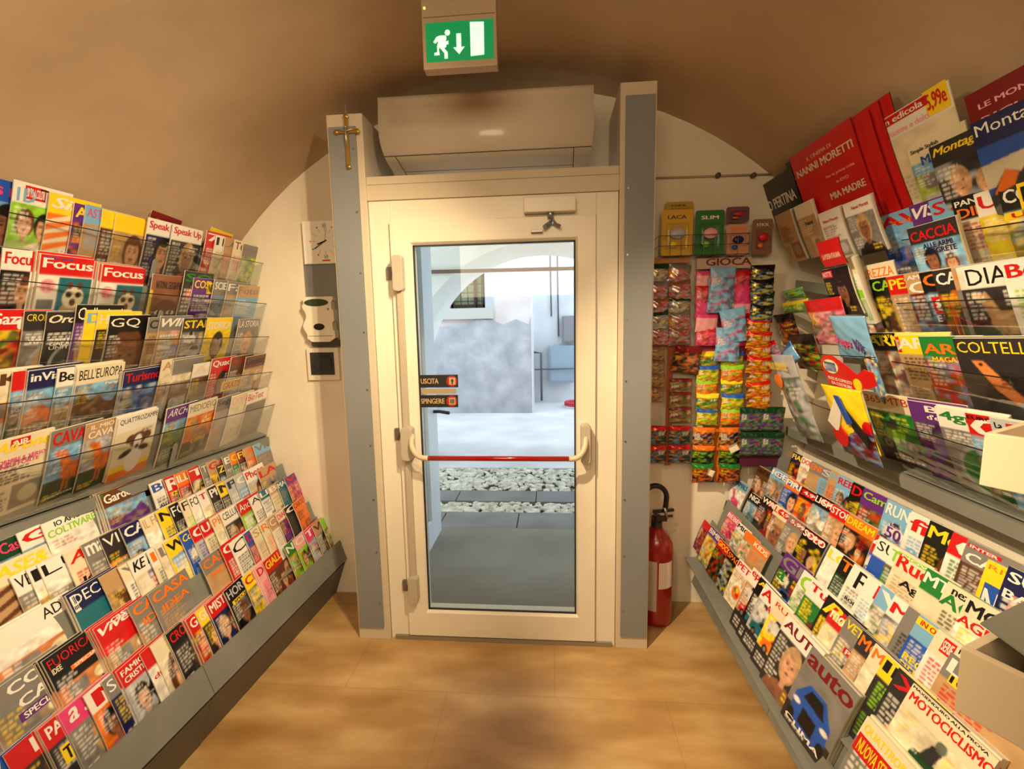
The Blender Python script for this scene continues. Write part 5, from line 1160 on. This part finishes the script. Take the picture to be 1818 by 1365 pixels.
strip(1313, 1391, 722, 828, mat('card_violet', (.30,.08,.20), .5), 'dark violet backing card behind the four green packets', YH-.02)
lbp = pillow('paper_tag', .05, .04, .001, 'keint', M_COVER, rnd, 10); hang(lbp, 'price_tag', 1303, 796, YH-.05, 'small white paper tag between the dark packets', 'tag', None, .5)
lbp = pillow('paper_tag', .035, .035, .001, 'keint', M_COVER, rnd, 8); hang(lbp, 'price_tag', 1262, 840, YH-.05, 'small white tag on dark packet at bottom left', 'tag', None, 1.2)
# wire basket of blister packs
def blister(px0_, px1_, py0, py1, y, c, bc, tx, lb, toy):
    a = P(px0_, py1, y); b = P(px1_, py0, y); e = empty('blister_pack', (a.x, y, a.z), lb, 'blister pack', 'blister packs in the wire basket')
    W_, H_ = b.x-a.x, b.z-a.z; bm = bmesh.new(); out = []
    r = .012
    for (cx_, cz_, s) in ((b.x-r, a.z+r, -90), (b.x-r, b.z-r, 0), (a.x+r, b.z-r, 90), (a.x+r, a.z+r, 180)):
        for k in range(5): t = math.radians(s+90*k/4); out.append((cx_+r*math.cos(t), y, cz_+r*math.sin(t)))
    prism(bm, out, (0, .002, 0)); mk('card', bm, mat('blister_' + tx.lower().split()[0], c, .5), e)
    plane_text('card_lettering', tx, ink(bc), e, (a.x+W_*.2, y, b.z-H_*.2), (1,0,0), (0,0,1), W_*.6, H_*.08, off=.001)
    bm = bmesh.new(); bx(bm, a.x+W_*.15, a.x+W_*.85, y-.03, y-.0005, a.z+H_*.12, a.z+H_*.7); mk('bubble', bm, M_PLEXI, e, .01)
    bm = bmesh.new(); bmesh.ops.create_uvsphere(bm, u_segments=14, v_segments=10, radius=1, matrix=Matrix.Translation((a.x+W_*.5, y-.015, a.z+H_*.48)) @ Matrix.Diagonal((W_*.25, .011, H_*.12, 1))); mk('toy', bm, ink(toy[0]), e, smooth=True)
    bm = bmesh.new(); bmesh.ops.create_uvsphere(bm, u_segments=14, v_segments=10, radius=1, matrix=Matrix.Translation((a.x+W_*.35, y-.015, a.z+H_*.24)) @ Matrix.Diagonal((W_*.13, .01, H_*.07, 1))); mk('toy', bm, ink(toy[1]), e, smooth=True)
    return e
blister(1180, 1232, 357, 400, 2.53, (.70,.55,.05), 'd', 'GEL', 'yellow pack peeking above the front yellow one', 'hy')
blister(1173, 1231, 371, 455, 2.49, (.80,.62,.08), 'd', 'LACA', 'yellow blister pack at the left of wire basket', 'hy')
blister(1233, 1287, 372, 454, 2.485, (.10,.42,.12), 'w', 'SLIM', 'green blister pack in middle of wire basket', 'Pl')
blister(1289, 1331, 366, 395, 2.50, (.40,.25,.30), 'r', 'SUPER', 'dark red topped pack behind the peach pack', 'ro')
blister(1288, 1330, 397, 453, 2.48, (.78,.55,.42), 'o', 'PEZ', 'peach blister pack at right of wire basket', 'nb')
blister(1334, 1373, 388, 452, 2.49, (.50,.35,.27), 'i', 'STICK', 'brown hanging pack right of the wire basket', 'ro')
wb = empty('wire_basket', (.70, 2.46, 1.93), 'black wire basket holding the blister packs', 'basket')
M_BW = M_WIRE
def wire(pts, name='basket_wire', r=.0016):
    bm = bmesh.new(); tube(bm, pts, r, 6); return mk(name, bm, M_BW, wb)
yb = 2.445
A_ = P(1170, 419, yb); B_ = P(1331, 418, yb); zc = P(1170, 455, yb).z; zm = (A_.z+zc)/2
for z in (A_.z, zm, zc): wire([(A_.x, 2.55, z), (A_.x, yb, z), (B_.x, yb, z), (B_.x, 2.55, z)])
for x in np.linspace(A_.x, B_.x, 9): wire([(x, yb, A_.z), (x, yb, zc), (x, 2.55, zc)])

# ------------------------------------------------------------------ toys and bags at the far end of the right rack
XT = 1.16
ts = empty('toy_shelf', (1.3, 2.1, 1.0), 'grey stepped shelf holding the toy bags near the door', 'shelf')
def rline(py_far, px_far, py_near, px_near, X=1.22): return line(X, -.02, (px_far, py_far), (px_near, py_near))
f1 = line(1.22, -.02, (1372, 515), (1520, 560)); 
for nm, a_, b_, X in (('shelf_board', (1395, 505), (1500, 522), 1.22), ('shelf_board', (1392, 643), (1530, 660), 1.26)):
    fn = line(X, -.02, a_, b_); sheet(nm, fn, 1.74, 2.5, [(0, 0), (0, -.012), (.14, -.012), (.14, 0)], M_GREY, ts); sheet('shelf_lip', fn, 1.74, 2.5, [(-.004, .03), (-.004, -.015), (0, -.015), (0, .03)], M_GREY, ts)
fn = line(1.20, -.02, (1375, 440), (1480, 470)); 
def wireline(fn, y0, y1, dx, dz):
    bm = bmesh.new(); a = Vector(fn(y0)); b = Vector(fn(y1)); o = Vector((dx, 0, dz)); m_ = (a+b)/2; m_.z -= .012; tube(bm, [a+o, m_+o, b+o], .0018, 6); mk('front_wire', bm, M_WIRE, ts)
wireline(line(1.10, -.02, (1385, 690), (1530, 745)), 1.72, 2.35, 0, 0)
wireline(line(1.10, -.02, (1380, 615), (1530, 632)), 1.72, 2.35, 0, 0)
def bag(px, py, X, W, H, D, style, lb, roll=0, nm='toy_bag', foil=True, tilt=.35, cat='toy bag', nx=34):
    me = pillow(nm, W, H, D, style, M_FOIL if foil else M_COVER, rnd, nx); p = atPlane(px, py, X, -.02); o = link(nm, me)
    o.matrix_basis = Matrix.Translation(Vector([float(c) for c in p])) @ Matrix.Rotation(-PI/2, 4, 'Z') @ Matrix.Rotation(PI/2+tilt, 4, 'X') @ Matrix.Rotation(roll, 4, 'Z'); return tag(o, lb, cat)
bag(1408, 522, 1.17, .20, .05, .02, 'wllxG', 'green printed pack lying highest on the toy shelf', .05, 'toy_pack')
bag(1412, 545, 1.15, .26, .06, .025, 'wylxw', 'yellow green pack under the dark green one', .05, 'toy_pack')
bag(1398, 585, 1.16, .20, .16, .02, 'wkdxo', 'black and orange racing toy pack', .05, 'toy_pack')
o = bag(1430, 625, 1.15, .22, .17, .012, 'wkkxl', 'dark card with two lime creature packs', .05, 'toy_card', False)
bag(1470, 572, 1.13, .27, .2, .01, 'wrPxp', 'pink card with hearts and stars', .03, 'toy_card', False)
o = bag(1512, 600, 1.09, .21, .17, .012, 'pccnv', 'pale blue bag with pink lettering', -.02, 'toy_bag', False)
letter('bag_lettering', 'Peppa', ink('p'), o, -.07, -.035, .09, .045, z=.018, rot=-.1); letter('bag_lettering', 'Vis', ink('v'), o, .03, -.04, .05, .045, z=.018, rot=-.1)
bag(1549, 655, 1.13, .06, .28, .01, 'wccxb', 'narrow blue printed card before the old firearms cover', -.02, 'toy_card', False)
o = bag(1413, 705, 1.08, .20, .40, .03, 'ohhxe', 'crinkled silver bag of small toys with orange seal', .06)
bm = bmesh.new(); lathe(bm, [(.030, .034), (.032, .038), (.0, .040)], (-.02, .09, 0), 20); me_ = mk('bag_seal', bm, ink('o'), None); me_.parent = o; me_['label'] = 'orange round seal'
letter('bag_header', 'MAXI SORPRESE', ink('y'), o, -.085, .14, .17, .035, z=.03)
bag(1402, 632, 1.10, .15, .09, .02, 'wbcnb', 'blue ribbon pack over the silver bag', .5, 'toy_pack')
bag(1376, 620, 1.12, .08, .09, .02, 'wrcxr', 'small blue and red pack beside the orange packets', .2, 'toy_pack')
# red card shaped like a winged head over a yellow bag
tc = bag(1507, 742, 1.08, .24, .24, .02, 'kyyny', 'yellow toy bag under the red lobed header', .02, 'toy_bag', False)
bm = bmesh.new()
prism(bm, [(-.10, -.02, .022), (.0, .09, .022), (.03, .06, .022), (-.05, -.06, .022)], (0, 0, .004)); pq = mk('bag_print', bm, ink('w'), None); pq.parent = tc
bm = bmesh.new(); prism(bm, [(.0, .1, .024), (.03, .1, .024), (.06, .0, .024), (.03, -.01, .024)], (0, 0, .004)); pq = mk('bag_print', bm, ink('b'), None); pq.parent = tc
bm = bmesh.new(); prism(bm, [(.04, .05, .02), (.12, -.04, .02), (.11, -.09, .02), (.05, -.02, .02)], (0, 0, .004)); pq = mk('bag_print', bm, ink('k'), None); pq.parent = tc
hp = [(-.14, .02), (-.145, .05), (-.12, .075), (-.07, .08), (0, .055), (.06, .025), (.10, .05), (.145, .045), (.15, .0), (.10, -.02), (.06, -.03), (-.04, -.045), (-.12, -.04), (-.135, -.01)]
bm = bmesh.new(); prism(bm, [(x, y, 0) for x, y in hp], (0, 0, .004)); hdr = mk('toy_card', bm, mat('header_red', (.80,.06,.08), .3, coat=.4), None, .001)
p = atPlane(1506, 672, 1.045, -.02); hdr.matrix_basis = Matrix.Translation(Vector([float(c) for c in p])) @ Matrix.Rotation(-PI/2, 4, 'Z') @ Matrix.Rotation(PI/2+.3, 4, 'X') @ Matrix.Rotation(-.05, 4, 'Z'); tag(hdr, 'red lobed header card with oval picture', 'toy card')
bm = bmesh.new(); prism(bm, [(-.085+.045*math.cos(t), .035+.027*math.sin(t), .0045) for t in np.linspace(0, 2*PI, 24, endpoint=False)], (0, 0, .001)); q = mk('oval_rim', bm, ink('i'), None); q.parent = hdr
me = cover_mesh('oval_picture', .07, .036, .001, 'wacxb', 16, 9, rnd, 0.0); q = bpy.data.objects.new('oval_picture', me); COL.objects.link(q); q.parent = hdr; q.matrix_basis = Matrix.Translation((-.12, .017, .0066))
letter('header_lettering', 'IDOLI 3D COMPLETO', ink('w'), hdr, -.115, -.018, .14, .012, z=.005); letter('header_lettering', 'DA COSTRUIRE', ink('w'), hdr, -.10, -.036, .12, .012, z=.005)
bm = bmesh.new(); prism(bm, [(.055+.022*math.cos(t), -.012+.022*math.sin(t), .0045) for t in np.linspace(0, 2*PI, 18, endpoint=False)], (0, 0, .0012)); q = mk('yellow_disc', bm, ink('y'), None); q.parent = hdr
o = bag(1520, 778, 1.10, .22, .17, .012, 'wruxb', 'red toy card with round window low on the shelf', -.02, 'toy_card', False)
bm = bmesh.new(); lathe(bm, [(.042, .016), (.042, .02), (.0, .021)], (-.06, -.0, 0), 24); q = mk('round_window', bm, ink('r'), None); q.parent = o

# ------------------------------------------------------------------ pale trays standing out at the right edge
M_TRAY = mat('tray_cream', (.84,.78,.67), .45)
def tray_at(px, py, X, W, L, Hh, lb, rot):
    """open topped box turned by rot; px,py = its far left top corner"""
    p = atPlane(px, py, X, 0); e = empty('display_tray', (float(p[0]), float(p[1]), float(p[2]-Hh)), lb, 'tray'); t = .012
    for nm, q in (('tray_side', (0, t, -L, 0, 0, Hh)), ('tray_side', (W-t, W, -L, 0, 0, Hh)), ('tray_end', (t, W-t, -t, 0, 0, Hh)), ('tray_end', (t, W-t, -L, -L+t, 0, Hh)), ('tray_floor', (t, W-t, -L+t, -t, 0, t))):
        o = box(nm, q, M_TRAY, e, .002); o.matrix_basis = Matrix.Identity(4)
    e.matrix_basis = e.matrix_basis @ Matrix.Rotation(math.radians(rot), 4, 'Z'); return e
T1 = tray_at(1748, 768, .80, .22, .34, .10, 'upper cream tray jutting out at right rack', 32)
T2 = tray_at(1706, 1148, .585, .24, .34, .10, 'lower cream tray jutting out at right rack', 28)
SL = T2.matrix_basis @ Matrix.Translation((.035, -.004, .128)) @ Matrix.Rotation(math.radians(20), 4, 'X')
bd = box('tray_insert', (0, .26, -.30, 0, 0, .004), M_GREY, T2, .001); bd.matrix_basis = T2.matrix_basis.inverted() @ SL; bd['label'] = 'grey sloping insert'
for k in range(4):
    me = cover_mesh('newspaper', .18, .26, .004, 'kiwte', 30, 38, rnd, .002); o = link('newspaper', me)
    o.matrix_basis = SL @ Matrix.Translation((.035+.003*k, -.30, .009+.0065*k)) @ Matrix.Rotation(-.06, 4, 'Z'); tag(o, 'folded newspaper in the lower cream tray, ' + ('topmost' if k == 3 else ORD[3-k] + ' from the top'), 'newspaper', 'newspapers in the lower tray')
